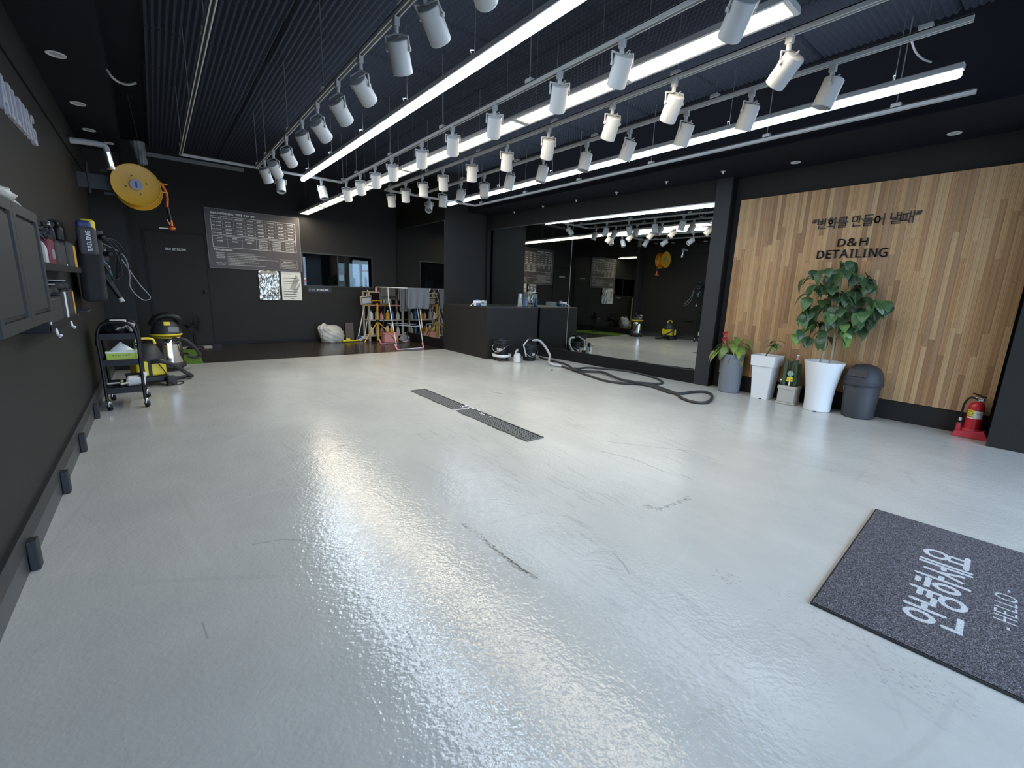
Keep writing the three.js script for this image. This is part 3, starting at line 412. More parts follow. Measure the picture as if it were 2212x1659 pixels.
  const wood = (p, q, z) => { const a = onZ(...p, z), b = onZ(...q, z); return [a, b, (a.x + b.x) / 2, (a.y + b.y) / 2, b.x - a.x, a.y - b.y]; };
  let [, , cx, cy, w, h] = wood([605, 586], [654, 649], ZB); w -= 0.02;
  const paper = thing('paper_notice', 'white printed notice sheet with a grey arrow taped under the board', 'notice', [cx, cy, ZB + 0.004]);
  part(paper, 'sheet', RB(w, h, 0.003, 0.001), M.white);
  face(paper, 'print', w - 0.004, h - 0.004, mat(0xffffff, 0.55, 0, { map: canvasTex(360, 500, (c, W2, H2) => { c.fillStyle = 'rgb(232,230,220)'; c.fillRect(0, 0, W2, H2); c.fillStyle = 'rgba(150,150,146,0.75)'; c.beginPath(); c.moveTo(270, 40); c.lineTo(330, 130); c.lineTo(230, 330); c.lineTo(140, 300); c.closePath(); c.fill(); c.beginPath(); c.moveTo(330, 190); c.lineTo(340, 240); c.lineTo(220, 400); c.lineTo(200, 370); c.closePath(); c.fill();
    c.fillStyle = 'rgb(120,118,112)'; c.fillRect(30, 36, 160, 8); for (const [y, g, k] of [[105, 30, 12], [138, 110, 8], [168, 80, 9], [200, 120, 8], [226, 120, 8], [262, 150, 6], [300, 90, 10], [344, 60, 10], [388, 40, 10], [432, 50, 10]]) { c.fillStyle = `rgb(${g},${g},${g - 5})`; c.fillRect(28, y, rr(230, 305), k); } c.fillStyle = 'rgb(90,90,86)'; c.fillRect(150, 472, 60, 7); }) }), [0, 0, 0.0022]);
  [, , cx, cy, w, h] = wood([557, 584], [605, 648], ZB);
  const g = new THREE.PlaneGeometry(w, h, 44, 56), p = g.attributes.position, nz = layers(64, [[5, 0.45], [11, 0.35], [24, 0.2]]);
  for (let i = 0; i < p.count; i++) { const u = p.getX(i) / w + 0.5, v = p.getY(i) / h + 0.5; p.setZ(i, 0.006 + nz[Math.min(63, v * 63 | 0) * 64 + Math.min(63, u * 63 | 0)] * 0.055); p.setX(i, p.getX(i) * (1 + 0.03 * Math.sin(v * 17))); } g.computeVertexNormals();
  const foil = thing('foil_sheet', 'crumpled silver foil sheet stuck under the price board', 'foil sheet', [cx, cy, ZB + 0.003]); part(foil, 'foil', g, mat(lin(0.5, 0.5, 0.47), 0.3, 0.85, { side: THREE.DoubleSide })); part(foil, 'tape', at(RB(w * 0.8, 0.05, 0.004, 0.001), 0, h / 2 - 0.03, 0.06), M.beige);
  const a = onZ(663, 619, ZB), b = onZ(717, 632, ZB), plate = thing('name_plate', 'small black plate reading D & H DETAILING below the window', 'sign', [(a.x + b.x) / 2, (a.y + b.y) / 2 - 0.005, ZB + 0.006]);
  part(plate, 'plate', RB(b.x - a.x, 0.125, 0.012, 0.003), M.black);
  face(plate, 'print', b.x - a.x - 0.01, 0.115, mat(0xffffff, 0.4, 0, { map: canvasTex(512, 112, (c) => { c.fillStyle = 'rgb(12,12,12)'; c.fillRect(0, 0, 512, 112); c.fillStyle = 'rgb(190,186,178)'; c.font = '46px sans-serif'; c.fillText('D & H', 34, 72); c.fillStyle = 'rgb(240,238,232)'; c.font = 'bold 48px sans-serif'; c.fillText('DETAILING', 190, 73, 300); }) }), [0, 0, 0.0068]);
  const n = onZ(357, 538, ZB), m = onZ(401, 537, ZB), sign = thing('door_lettering', 'small white letters D&H DETAILING on the black door', 'lettering', [n.x, n.y - 0.015, ZB + 0.025]);
  let x = 0; const gl = []; for (const ch of 'D&H DETAILING') { if (ch === ' ') { x += 0.03; continue; } const q = new TextGeometry(ch, { font, size: 0.044, depth: 0.004, curveSegments: 3 }); q.computeBoundingBox(); gl.push([q, x]); x += q.boundingBox.max.x + 0.005; } for (const [q, k] of gl) part(sign, 'letter', q.scale((m.x - n.x) / x, 1, 1), M.white, [k * (m.x - n.x) / x, 0, 0]);
  const red = onZ(657, 606, ZB); const clip = thing('red_clip', 'small red and white tag hanging beside the window frame', 'tag', [red.x + 0.01, red.y, ZB + 0.02]); part(clip, 'tag', RB(0.035, 0.06, 0.012, 0.004), M.red); part(clip, 'cap', RB(0.03, 0.03, 0.014, 0.005), M.white, [0, 0.04, 0]);
}

// ---------------------------------------------------------------- left wall: lettering, cabinet, racks, tools
{
  const lilac = mat(lin(0.42, 0.42, 0.48), 0.5), o = thing('wall_lettering', 'large pale raised letters D&H DETAILING on the left wall', 'lettering', [XL, 2.2, -4.86], Math.PI / 2);
  let x = 0; const gl = []; for (const ch of 'D&H DETAILING') { if (ch === ' ') { x += 0.12; continue; } const q = new TextGeometry(ch, { font, size: 0.19, depth: 0.02, curveSegments: 6 }); q.computeBoundingBox(); gl.push([q, x]); x += q.boundingBox.max.x + 0.022; }
  const k = 1.0; for (const [q, gx] of gl) part(o, 'letter', q.scale(k, 1, 1), lilac, [(gx - x) * k, 0, 0]);
}
{
  const z0 = -2.28, zm = -2.782, z1 = -3.3, y0 = 1.075, y1 = 1.6, xf = -0.43;
  const cab = thing('wall_cabinet', 'dark grey two door wall cabinet with framed door panels', 'cabinet', [XL, y0, zm]), W = xf - XL - 0.02, h = y1 - y0;
  part(cab, 'body', slab(0, W, 0, h, z1 - zm, z0 - zm), M.charcoal);
  const doorOf = (a, b) => { const d = part(cab, 'door', slab(W, W + 0.008, 0.004, h - 0.004, a, b), M.trim), s = 0.05; part(d, 'door_frame', MG([slab(W + 0.008, W + 0.022, 0.004, s, a, b), slab(W + 0.008, W + 0.022, h - s, h - 0.004, a, b), slab(W + 0.008, W + 0.022, s, h - s, a, a + s), slab(W + 0.008, W + 0.022, s, h - s, b - s, b)]), M.trim); part(d, 'panel', at(RB(0.008, h - 2 * s - 0.03, b - a - 2 * s - 0.03, 0.004), W + 0.012, h / 2, (a + b) / 2), M.trim); };
  doorOf(z1 - zm + 0.002, -0.003); doorOf(0.003, z0 - zm - 0.002);
  const bag = thing('plastic_wrap', 'crumpled white plastic wrap lying on top of the wall cabinet', 'plastic bag', [-0.47, y1, -2.85]);
  const g = new THREE.SphereGeometry(1, 24, 14), p = g.attributes.position; for (let i = 0; i < p.count; i++) { const x = p.getX(i), y = p.getY(i), z = p.getZ(i), k = 1 + 0.25 * Math.sin(7 * x + 3 * z) * Math.cos(9 * z + 5 * y); p.setXYZ(i, x * 0.04 * k, Math.max(0, 0.028 + y * 0.028 * k), z * 0.17 * k); } g.computeVertexNormals(); part(bag, 'wrap', g, M.filmWhite); part(bag, 'loose_end', tube([V(0, 0.025, -0.14), V(0.01, 0.02, -0.22), V(0.015, 0.004, -0.3)], 0.008, 12, 6), M.filmWhite);
}
function rack(y, za, zb, label) { const o = thing('wall_rack', label, 'rack', [XL, y, (za + zb) / 2]), L = za - zb; part(o, 'shelf', at(RB(0.13, 0.012, L, 0.003), 0.065, -0.006, 0), M.black); part(o, 'lip', at(RB(0.006, 0.035, L, 0.002), 0.127, 0.012, 0), M.black); for (const s of [-1, 1]) part(o, 'side', at(RB(0.12, 0.05, 0.006, 0.002), 0.062, 0.02, s * L / 2), M.black); return o; }
rack(1.34, -3.4, -4.95, 'upper black wall rack holding spray bottles and black cases'); rack(1.015, -3.32, -4.45, 'lower black wall rack holding folded pads and striped cases');
function caseBox(y, z, w, h, m, label, stripes = []) { const o = thing('product_case', label, 'case', [XL + 0.068, y, z]); part(o, 'body', RB(0.1, h, w, 0.008), m, [0, h / 2, 0]); for (const [sz, sw, sm, sh = 0.96, sy = 0.5] of stripes) part(o, 'stripe', RB(0.104, h * sh, sw, 0.002), sm, [0.001, h * sy, sz * w]); part(o, 'lid', RB(0.098, 0.012, w * 0.96, 0.004), M.black, [0, h + 0.004, 0]); return o; }
caseBox(1.34, -3.47, 0.09, 0.24, M.maroon, 'tall dark red case at the cabinet end of the upper rack', [[0, 0.02, M.white, 0.1, 0.85]]);
caseBox(1.34, -3.86, 0.16, 0.17, M.maroon, 'low dark red case with a pale printed label on the upper rack', [[0, 0.07, M.grey, 0.35, 0.5]]);
caseBox(1.34, -4.2, 0.36, 0.17, M.charcoal, 'wide charcoal case in the middle of the upper rack', [[-0.42, 0.012, M.white, 0.2, 0.15]]);
caseBox(1.345, -4.69, 0.4, 0.19, M.charcoal, 'black case with an amber edge on the upper rack', [[-0.36, 0.1, M.amber, 0.9, 0.5], [0.05, 0.26, M.amber, 0.1, 0.06]]);
caseBox(1.015, -3.62, 0.5, 0.16, M.charcoal, 'wide charcoal case on the lower rack', [[0.45, 0.03, M.white, 0.12, 0.2]]);
caseBox(1.015, -4.04, 0.2, 0.19, M.charcoal, 'black case with a white stripe on the lower rack', [[0.1, 0.05, M.white, 0.96, 0.5]]);
caseBox(1.015, -4.3, 0.22, 0.19, M.charcoal, 'black case with an orange edge on the lower rack', [[-0.35, 0.035, M.amber, 0.96, 0.5], [0.1, 0.12, M.cream, 0.06, 0.03]]);
function trigger(p, h, m, label, turn = 0, group, cap = M.black) {
  const o = thing('spray_bottle', label, 'spray bottle', p, turn, group), r = h * 0.17;
  part(o, 'bottle', LA([[0, 0], [r * 0.95, 0], [r, 0.01], [r, h * 0.48], [r * 0.7, h * 0.6], [r * 0.36, h * 0.66], [r * 0.36, h * 0.72], [0, h * 0.72]], 20), m);
  part(o, 'trigger_head', MG([at(RB(h * 0.32, h * 0.1, h * 0.1, 0.006), h * 0.05, h * 0.83, 0), at(CY(h * 0.06, h * 0.075, h * 0.1, 14), 0, h * 0.75, 0), at(CY(h * 0.03, h * 0.035, h * 0.06, 12), h * 0.23, h * 0.83, 0, 0, 0, Math.PI / 2)]), cap);
  part(o, 'trigger', at(RB(h * 0.035, h * 0.17, h * 0.05, 0.004), h * 0.13, h * 0.72, 0, 0, 0, 0.35), cap); return o;
}
trigger([XL + 0.07, 1.34, -3.62], 0.26, M.grey, 'grey trigger spray bottle next to the dark red case', 0.3); trigger([XL + 0.07, 1.34, -3.73], 0.24, M.lightGrey, 'pale trigger spray bottle behind the low dark red case', 0.2); trigger([XL + 0.06, 1.522, -4.16], 0.1, M.grey, 'small grey spray bottle between the black ones on the upper rack', 0.5);
[[-4.06, 'black trigger spray bottle above the wide charcoal case'], [-4.26, 'small black trigger bottle next to the other black ones'], [-4.62, 'black trigger bottle standing on the amber edged case']].forEach(([z, l], i) => trigger([XL + 0.07, i < 2 ? 1.522 : 1.547, z], 0.12 + 0.02 * i, M.black, l, 0.6 + i * 1.3, undefined, i === 1 ? M.lightGrey : M.black));
for (let i = 0; i < 4; i++) { const o = thing('polishing_pad', ORD[i] + ' black foam pad from the cabinet on the lower rack cases', 'pad', [XL + 0.07, 1.2 + (i > 1 ? 0.022 : 0), -3.5 - i * 0.21], 0, 'foam pads on the lower rack'); part(o, 'foam', LA([[0, 0], [0.055, 0], [0.062, 0.012], [0.055, 0.03], [0.03, 0.045], [0, 0.048]], 22), M.blackSoft); part(o, 'backing', at(CY(0.05, 0.05, 0.006, 22), 0, 0.05, 0), M.grey); }
for (const [z, y] of [[-3.42, 1.0], [-3.98, 1.0]]) { const o = thing('white_hook', 'small white hook clipped under the lower wall rack', 'hook', [XL + 0.13, y, z], 0, 'white hooks under the lower rack'); part(o, 'hook', pipe([V(0, 0.02, 0), V(0.004, -0.012, 0), V(0.012, -0.024, 0.01), V(0.02, -0.014, 0.02)], 0.006, 8), M.white); }
{ const o = thing('wall_switch', 'small white wall switch beside the lower rack', 'switch', [XL, 1.06, -4.62]); part(o, 'plate', at(RB(0.012, 0.05, 0.05, 0.004), 0.006, 0, 0), M.white); part(o, 'rocker', at(RB(0.006, 0.03, 0.025, 0.002), 0.014, 0, 0), M.lightGrey); }
// hanging bag with lettering, polishers and cables
{
  const o = thing('hanging_apron', 'black apron bag lettered TAILING with a yellow and blue top', 'apron', [XL + 0.12, 1.08, -5.75], 0.1);
  const g = RB(0.17, 0.56, 0.62, 0.05, 4), p = g.attributes.position; for (let i = 0; i < p.count; i++) { const y = p.getY(i), z = p.getZ(i); p.setX(i, p.getX(i) + 0.012 * Math.sin(z * 22 + y * 3)); p.setZ(i, z * (1 - 0.3 * Math.max(0, y / 0.3)) ); } g.computeVertexNormals(); part(o, 'cloth', g, M.blackSoft, [0.01, 0.28, -0.02]);
  part(o, 'collar', at(RB(0.13, 0.24, 0.24, 0.03, 3), 0.005, 0.53, 0.14), mat(lin(0.06, 0.055, 0.06), 0.7));
  part(o, 'yellow_top', at(RB(0.11, 0.12, 0.12, 0.03, 3), 0.02, 0.665, 0.09), M.yellow); part(o, 'blue_top', at(RB(0.1, 0.09, 0.1, 0.025, 3), -0.005, 0.66, 0.17), M.navy);
  const tg = new TextGeometry('TAILING', { font, size: 0.032, depth: 0.003, curveSegments: 4 }); tg.computeBoundingBox(); part(o, 'lettering', tg, M.white, [0.03, 0.44, 0.262], [0, 0, Math.PI / 2]);
}
function polisher(p, m, label, turn) { const o = thing('hanging_polisher', label, 'power tool', p, turn); part(o, 'motor_body', at(LA([[0, -0.15], [0.035, -0.15], [0.045, -0.12], [0.048, 0.02], [0.055, 0.05], [0.06, 0.1], [0.04, 0.14], [0, 0.145]], 24), 0, 0, 0, 0, 0, 0.3), m); part(o, 'handle', at(RB(0.05, 0.05, 0.2, 0.02, 3), 0.03, 0.1, 0.06), M.black); part(o, 'backing_plate', at(CY(0.075, 0.07, 0.03, 26), -0.01, 0.14, -0.02, 0, 0, 0.3), M.charcoal); part(o, 'label_plate', at(RB(0.006, 0.03, 0.07, 0.002), 0.052, -0.03, 0, 0, 0, 0.3), M.white); return o; }
polisher([XL + 0.16, 1.44, -6.42], M.teal, 'teal corded polisher hanging among cables on the left wall', 0.4); polisher([XL + 0.15, 1.6, -6.42], M.charcoal, 'charcoal polisher hanging above the teal one on the left wall', 0.2);
{ const o = thing('blower_tool', 'black blower nozzle hanging below the teal polisher', 'power tool', [XL + 0.15, 1.25, -6.4], 0.3); part(o, 'barrel', bar(V(0, 0.12, 0), V(0.12, -0.16, 0.02), 0.035, 16, 0.02), M.black); part(o, 'tip', bar(V(0.12, -0.16, 0.02), V(0.13, -0.2, 0.03), 0.02, 12, 0.026), M.lightGrey); part(o, 'motor', at(new THREE.SphereGeometry(0.07, 20, 14), 0, 0.14, 0), M.blackSoft); part(o, 'wall_hook', bar(V(0, 0.15, 0), V(-0.17, 0.17, -0.05), 0.008, 8), M.charcoal); }
for (let i = 0; i < 4; i++) { const s = i * 0.035, o = thing('power_cable', i < 3 ? 'black power cable looped over the hanging polishers' : 'long thin grey cable loop dangling beside the polishers', 'cable', [XL + 0.12, 1.64, -6.35 - i * 0.04], 0, i < 3 ? 'cables over the polishers' : undefined);
  part(o, 'cable', i < 3 ? tube([V(0, 0.02, 0.1 + s), V(0.09 + s, 0.05, 0), V(0.16 + s, -0.06, -0.05), V(0.19, -0.3 + s * 3, -0.05), V(0.13, -0.36, 0), V(0.07, -0.22, 0.06), V(0.02, -0.05, 0.06)], 0.007, 50, 6) : tube([V(0.05, 0.02, 0), V(0.22, -0.1, -0.05), V(0.25, -0.3, -0.05), V(0.24, -0.44, -0.1), V(0.34, -0.58, -0.2), V(0.4, -0.56, -0.22), V(0.32, -0.4, -0.12), V(0.2, -0.14, -0.02)], 0.006, 60, 6), i < 3 ? M.black : M.grey); }
{ const o = thing('tool_bracket', 'small dark wall bracket below the hanging apron', 'bracket', [XL, 1.02, -5.2]); part(o, 'arm', at(RB(0.12, 0.015, 0.3, 0.004), 0.06, 0, 0), M.charcoal); part(o, 'plate', at(RB(0.012, 0.05, 0.32, 0.004), 0.006, 0, 0), M.charcoal); }
{ const o = thing('power_strip', 'black wall mounted power strip above the plinth', 'power strip', [XL, 0.6, -6.7]); part(o, 'case', at(RB(0.03, 0.06, 0.25, 0.006), 0.015, 0, 0), M.black); part(o, 'sockets', MG([-1, 0, 1].map((i) => at(CY(0.018, 0.018, 0.004, 14), 0.032, 0, i * 0.07, 0, 0, Math.PI / 2))), M.charcoal); }

// hose reel
{
  const c = onZ(292, 402, -7.5), o = thing('hose_reel', 'amber hose reel on a dark wall bracket with red hose', 'hose reel', c, 0.12), R = 0.24;
  const disc = LA([[0, 0], [R * 0.9, 0], [R, 0.012], [R, 0.03], [R * 0.97, 0.036], [R * 0.94, 0.022], [R * 0.5, 0.016], [0, 0.014]], 56);
  part(o, 'front_disc', disc.clone(), M.amber, [0, 0, 0.075], [Math.PI / 2, 0, 0]);
  part(o, 'rear_disc', disc.clone(), M.amber, [0.035, -0.03, -0.11], [Math.PI / 2, 0, 0]);
  part(o, 'drum', CY(0.18, 0.18, 0.16, 40), M.amber, [0.012, -0.01, -0.01], [Math.PI / 2, 0, 0]);
  part(o, 'wound_hose', at(new THREE.TorusGeometry(0.19, 0.028, 10, 48), 0.012, -0.01, -0.02), M.orange);
  part(o, 'centre_label', at(CY(0.062, 0.062, 0.004, 30), 0, 0, 0.112, Math.PI / 2), mat(lin(0.28, 0.3, 0.4), 0.5)); part(o, 'centre_mark', at(RB(0.016, 0.07, 0.003, 0.001), 0, 0, 0.115), M.navy);
  for (let i = 0; i < 4; i++) part(o, 'bolt', CY(0.008, 0.008, 0.006, 8), M.charcoal, [0.105 * Math.cos(i * 1.571 + 0.3), 0.105 * Math.sin(i * 1.571 + 0.3), 0.1], [Math.PI / 2, 0, 0]);
  part(o, 'wall_bracket', MG([at(RB(0.3, 0.17, 0.04, 0.006), -0.37, -0.01, -0.02), at(RB(0.02, 0.34, 0.06, 0.004), -0.42, 0.02, -0.02), at(RB(0.02, 0.24, 0.12, 0.004), -0.525, -0.01, 0.01), at(RB(0.14, 0.03, 0.03, 0.004), -0.24, 0.12, 0), at(RB(0.12, 0.03, 0.03, 0.004), -0.24, -0.13, 0)]), M.charcoal);
  part(o, 'roller_guide', MG([at(RB(0.09, 0.012, 0.05, 0.003), 0.275, 0.07, 0.02), at(RB(0.012, 0.1, 0.05, 0.003), 0.24, 0.02, 0.02), at(RB(0.08, 0.012, 0.05, 0.003), 0.275, -0.03, 0.02), at(RB(0.012, 0.09, 0.05, 0.003), 0.31, -0.075, 0.02)]), M.amber);
  const E1 = onZ(369, 478, -7.5).sub(c), hz = 0.02, hose = part(o, 'hose', tube([V(0.16, 0.14, -0.02), V(0.24, 0.09, hz), V(0.285, 0.02, hz), V(0.305, -0.06, hz), V(E1.x - 0.02, E1.y + 0.17, hz)], 0.014, 36, 10), M.orange);
  part(hose, 'sleeve', bar(V(E1.x - 0.02, E1.y + 0.17, hz), V(E1.x, E1.y, hz), 0.018, 12, 0.015), M.black);
  const n = part(hose, 'nozzle', MG([at(CY(0.015, 0.018, 0.07, 12), E1.x + 0.004, E1.y - 0.02, hz), at(new THREE.SphereGeometry(0.04, 18, 12).scale(1, 0.6, 1), E1.x + 0.005, E1.y - 0.085, hz)]), M.orange);
  part(hose, 'white_tie', MG([bar(V(E1.x - 0.03, E1.y - 0.09, hz), V(E1.x - 0.13, E1.y - 0.095, hz), 0.006, 6), bar(V(E1.x - 0.01, E1.y - 0.05, hz), V(E1.x - 0.04, E1.y + 0.02, hz), 0.005, 6)]), M.white);
}
{ const c = onZ(237, 340, -7.0), o = thing('chrome_fitting', 'chrome cylinder fitting on a wall elbow above the hose reel', 'fitting', [c.x - 0.02, c.y, -7.0]); part(o, 'cylinder', CY(0.04, 0.04, 0.16, 24), M.chrome, [0.01, -0.03, 0], [0.1, 0, 0.1]); part(o, 'elbow', tube([V(XL - c.x + 0.03, 0.11, 0), V(-0.08, 0.12, 0), V(-0.01, 0.11, 0), V(0.008, 0.04, 0)], 0.03, 24, 14), M.lightGrey); part(o, 'collar', at(CY(0.045, 0.045, 0.03, 24), 0.015, -0.11, 0), M.steel); part(o, 'wall_flange', at(CY(0.05, 0.05, 0.02, 20), XL - c.x + 0.03, 0.11, 0, 0, 0, Math.PI / 2), M.charcoal); }
{ const c = onZ(303, 335, -8.3), o = thing('foam_sleeve', 'rough grey insulated pipe end under the dark ceiling', 'pipe', c); const g = new THREE.CylinderGeometry(0.075, 0.045, 0.28, 18, 8), p = g.attributes.position; for (let i = 0; i < p.count; i++) { const k = 1 + 0.18 * Math.sin(i * 2.7); p.setX(i, p.getX(i) * k); p.setZ(i, p.getZ(i) * k); } g.computeVertexNormals(); part(o, 'insulation', g, M.grey, [0, 0.02, 0], [0, 0, 0.15]); part(o, 'cord', bar(V(0.02, -0.12, 0), V(0.03, -0.32, 0), 0.004, 6), M.grey); part(o, 'pipe', bar(V(0, 0.14, 0), V(-0.06, rodTop - c.y, 0), 0.008, 8), M.charcoal); }

// trolley with its load
{
  const cart = thing('trolley', 'black three tier trolley on castors against the left wall', 'trolley', [-0.34, 0, -6.06]), W = 0.29, D = 0.48;
  for (const s of [-1, 1]) part(cart, 'end_frame', tube([V(-W / 2, 0.09, s * D / 2), V(-W / 2, 0.5, s * D / 2), V(-W / 2, 0.76, s * D / 2), V(-W / 2 + 0.04, 0.85, s * D / 2), V(0, 0.875, s * D / 2), V(W / 2 - 0.04, 0.85, s * D / 2), V(W / 2, 0.76, s * D / 2), V(W / 2, 0.5, s * D / 2), V(W / 2, 0.09, s * D / 2)], 0.014, 60, 10), M.black);
  for (const y of [0.17, 0.45, 0.71]) part(cart, 'tray', MG([at(BX(W - 0.01, 0.01, D), 0, y, 0), at(BX(0.01, 0.06, D), -W / 2 + 0.005, y + 0.025, 0), at(BX(0.01, 0.06, D), W / 2 - 0.005, y + 0.025, 0), at(BX(W, 0.06, 0.01), 0, y + 0.025, -D / 2), at(BX(W, 0.06, 0.01), 0, y + 0.025, D / 2)]), M.black);
  for (const x of [-1, 1]) for (const z of [-1, 1]) { const k = part(cart, 'castor', at(CY(0.034, 0.034, 0.022, 20), 0, 0, 0, 0, 0, Math.PI / 2), M.black, [x * W / 2 + 0.012, 0.034, z * D / 2], [0, 0.5, 0]); part(k, 'fork', MG([at(RB(0.034, 0.05, 0.03, 0.006), 0, 0.03, 0), at(CY(0.02, 0.02, 0.012, 14), 0, 0.056, 0)]), M.chrome); }
  const B = [-0.34, 0, -6.06], put = (x, y, z) => [B[0] + x, y, B[2] + z];
  const tissue = thing('tissue_pack', 'green printed tissue box with a white sheet on the trolley', 'tissue box', put(0.01, 0.457, 0.14)); part(tissue, 'box', RB(0.24, 0.13, 0.14, 0.012), M.lime, [0, 0.065, 0]); part(tissue, 'band', RB(0.242, 0.02, 0.142, 0.004), M.white, [0, 0.118, 0]);
  face(tissue, 'print', 0.15, 0.03, mat(0xffffff, 0.5, 0, { map: canvasTex(160, 32, (c) => { c.fillStyle = 'rgb(176,190,80)'; c.fillRect(0, 0, 160, 32); c.fillStyle = 'rgb(60,70,30)'; for (let i = 0; i < 7; i++) { c.fillRect(8 + i * 21, 7, 4, 18); c.fillRect(8 + i * 21, 7 + (i % 3) * 6, 14, 4); } }) }), [0, 0.085, 0.0715]);
  part(tissue, 'tissue', new THREE.ConeGeometry(0.1, 0.09, 14, 3, true).scale(1, 1, 0.5), M.white, [0, 0.172, 0]);
  const bagBlue = thing('blue_pouch', 'dark blue pouch behind the tissue box on the trolley', 'pouch', put(-0.09, 0.457, 0.0)); part(bagBlue, 'pouch', RB(0.09, 0.09, 0.16, 0.03, 3), M.navy, [0, 0.045, 0]); part(bagBlue, 'fold', RB(0.08, 0.03, 0.15, 0.014), M.blue, [0.005, 0.015, 0.01]);
  const helm = thing('wrapped_bundle', 'shiny black plastic wrapped bundle on top of the trolley', 'bundle', put(-0.02, 0.717, 0.02)); { const g = new THREE.SphereGeometry(1, 32, 20), p = g.attributes.position; for (let i = 0; i < p.count; i++) { const x = p.getX(i), y = p.getY(i), z = p.getZ(i), k = 1 + 0.07 * Math.sin(9 * x + 4 * y) + 0.05 * Math.sin(13 * z); p.setXYZ(i, x * 0.125 * k, Math.max(0, 0.08 + y * 0.085 * k), z * 0.2 * k); } g.computeVertexNormals(); part(helm, 'wrap', g, mat(lin(0.012, 0.012, 0.014), 0.12)); part(helm, 'white_label', at(RB(0.13, 0.03, 0.1, 0.01), 0.03, 0.15, 0.08, 0.2, 0, 0), M.white); part(helm, 'side_flap', at(RB(0.06, 0.09, 0.03, 0.01), 0.12, 0.1, 0.08, 0, 0, -0.3), M.lightGrey); }
  const cup = trigger(put(0.1, 0.457, -0.1), 0.2, M.charcoal, 'dark spray bottle on the middle tray of the trolley', 1.2); const cloth = thing('white_cloth', 'folded white cloth on the bottom tray of the trolley', 'cloth', put(0.06, 0.178, -0.08)); part(cloth, 'fold', RB(0.16, 0.1, 0.16, 0.03, 3), M.white, [0.02, 0.05, 0]); part(cloth, 'flap', RB(0.05, 0.07, 0.14, 0.015), M.white, [0.085, 0.1, 0.0], [0, 0, -0.4]);
  for (const [x, z, k] of [[-0.09, 0.1, 0], [0.0, 0.15, 1], [-0.03, 0.02, 2]]) { const t = thing('cleaning_brush', 'small pale handled brush on the bottom tray of the trolley', 'brush', put(x, 0.178, z), k * 0.8, 'brushes on the bottom tray'); part(t, 'handle', at(RB(0.1, 0.018, 0.025, 0.008), 0, 0.07, 0), M.cream); part(t, 'bristles', at(RB(0.04, 0.06, 0.03, 0.006), -0.03, 0.032, 0), M.black); }
  const box = thing('black_bin', 'small black box beside the cloth on the trolley bottom', 'box', put(0.06, 0.178, -0.205)); part(box, 'box', RB(0.13, 0.1, 0.05, 0.006), M.charcoal, [0, 0.05, 0]); part(box, 'lid', RB(0.135, 0.014, 0.055, 0.004), M.black, [0, 0.105, 0]);
}
// yellow vacuum
{
  const o = thing('yellow_vacuum', 'yellow and black wet vacuum cleaner with a coiled hose', 'vacuum cleaner', [-0.17, 0, -7.12], 0.25);
  part(o, 'tank', at(RB(0.3, 0.2, 0.34, 0.04, 3), 0, 0.22, 0), M.yellow); part(o, 'base', at(RB(0.34, 0.09, 0.38, 0.03, 3), 0, 0.085, 0), M.black); part(o, 'front_panel', at(RB(0.035, 0.2, 0.012, 0.005), -0.02, 0.22, 0.17), M.black);
  part(o, 'motor_head', at(LA([[0.17, 0], [0.172, 0.03], [0.15, 0.07], [0.12, 0.15], [0.08, 0.19], [0, 0.2]], 30), 0, 0.32, 0), M.charcoal); part(o, 'carry_handle', tube([V(-0.09, 0.5, 0), V(-0.08, 0.56, 0), V(0, 0.575, 0), V(0.08, 0.56, 0), V(0.1, 0.5, 0)], 0.016, 24, 10), M.yellow);
  for (const [x, z] of [[-0.15, 0.15], [0.15, 0.15], [-0.15, -0.15], [0.15, -0.15]]) part(o, 'castor', at(CY(0.04, 0.04, 0.03, 18), 0, 0, 0, 0, 0, Math.PI / 2), M.black, [x, 0.04, z]);
  part(o, 'hose', tube([V(0.0, 0.3, 0.18), V(0.08, 0.31, 0.25), V(0.22, 0.24, 0.22), V(0.36, 0.12, 0.08), V(0.47, 0.035, -0.06), V(0.44, 0.03, -0.12), V(0.3, 0.028, -0.05), V(0.18, 0.035, 0.0)], 0.024, 60, 10), M.rubber);
  part(o, 'power_cord', tube([V(0.05, 0.3, 0.18), V(0.1, 0.2, 0.22), V(0.16, 0.02, 0.3), V(0.28, 0.008, 0.24), V(0.3, 0.008, 0.1), V(0.2, 0.01, 0.05)], 0.006, 40, 6), M.black); part(o, 'floor_tool', at(RB(0.1, 0.12, 0.1, 0.02), 0.16, 0.061, 0.24), M.charcoal);
}
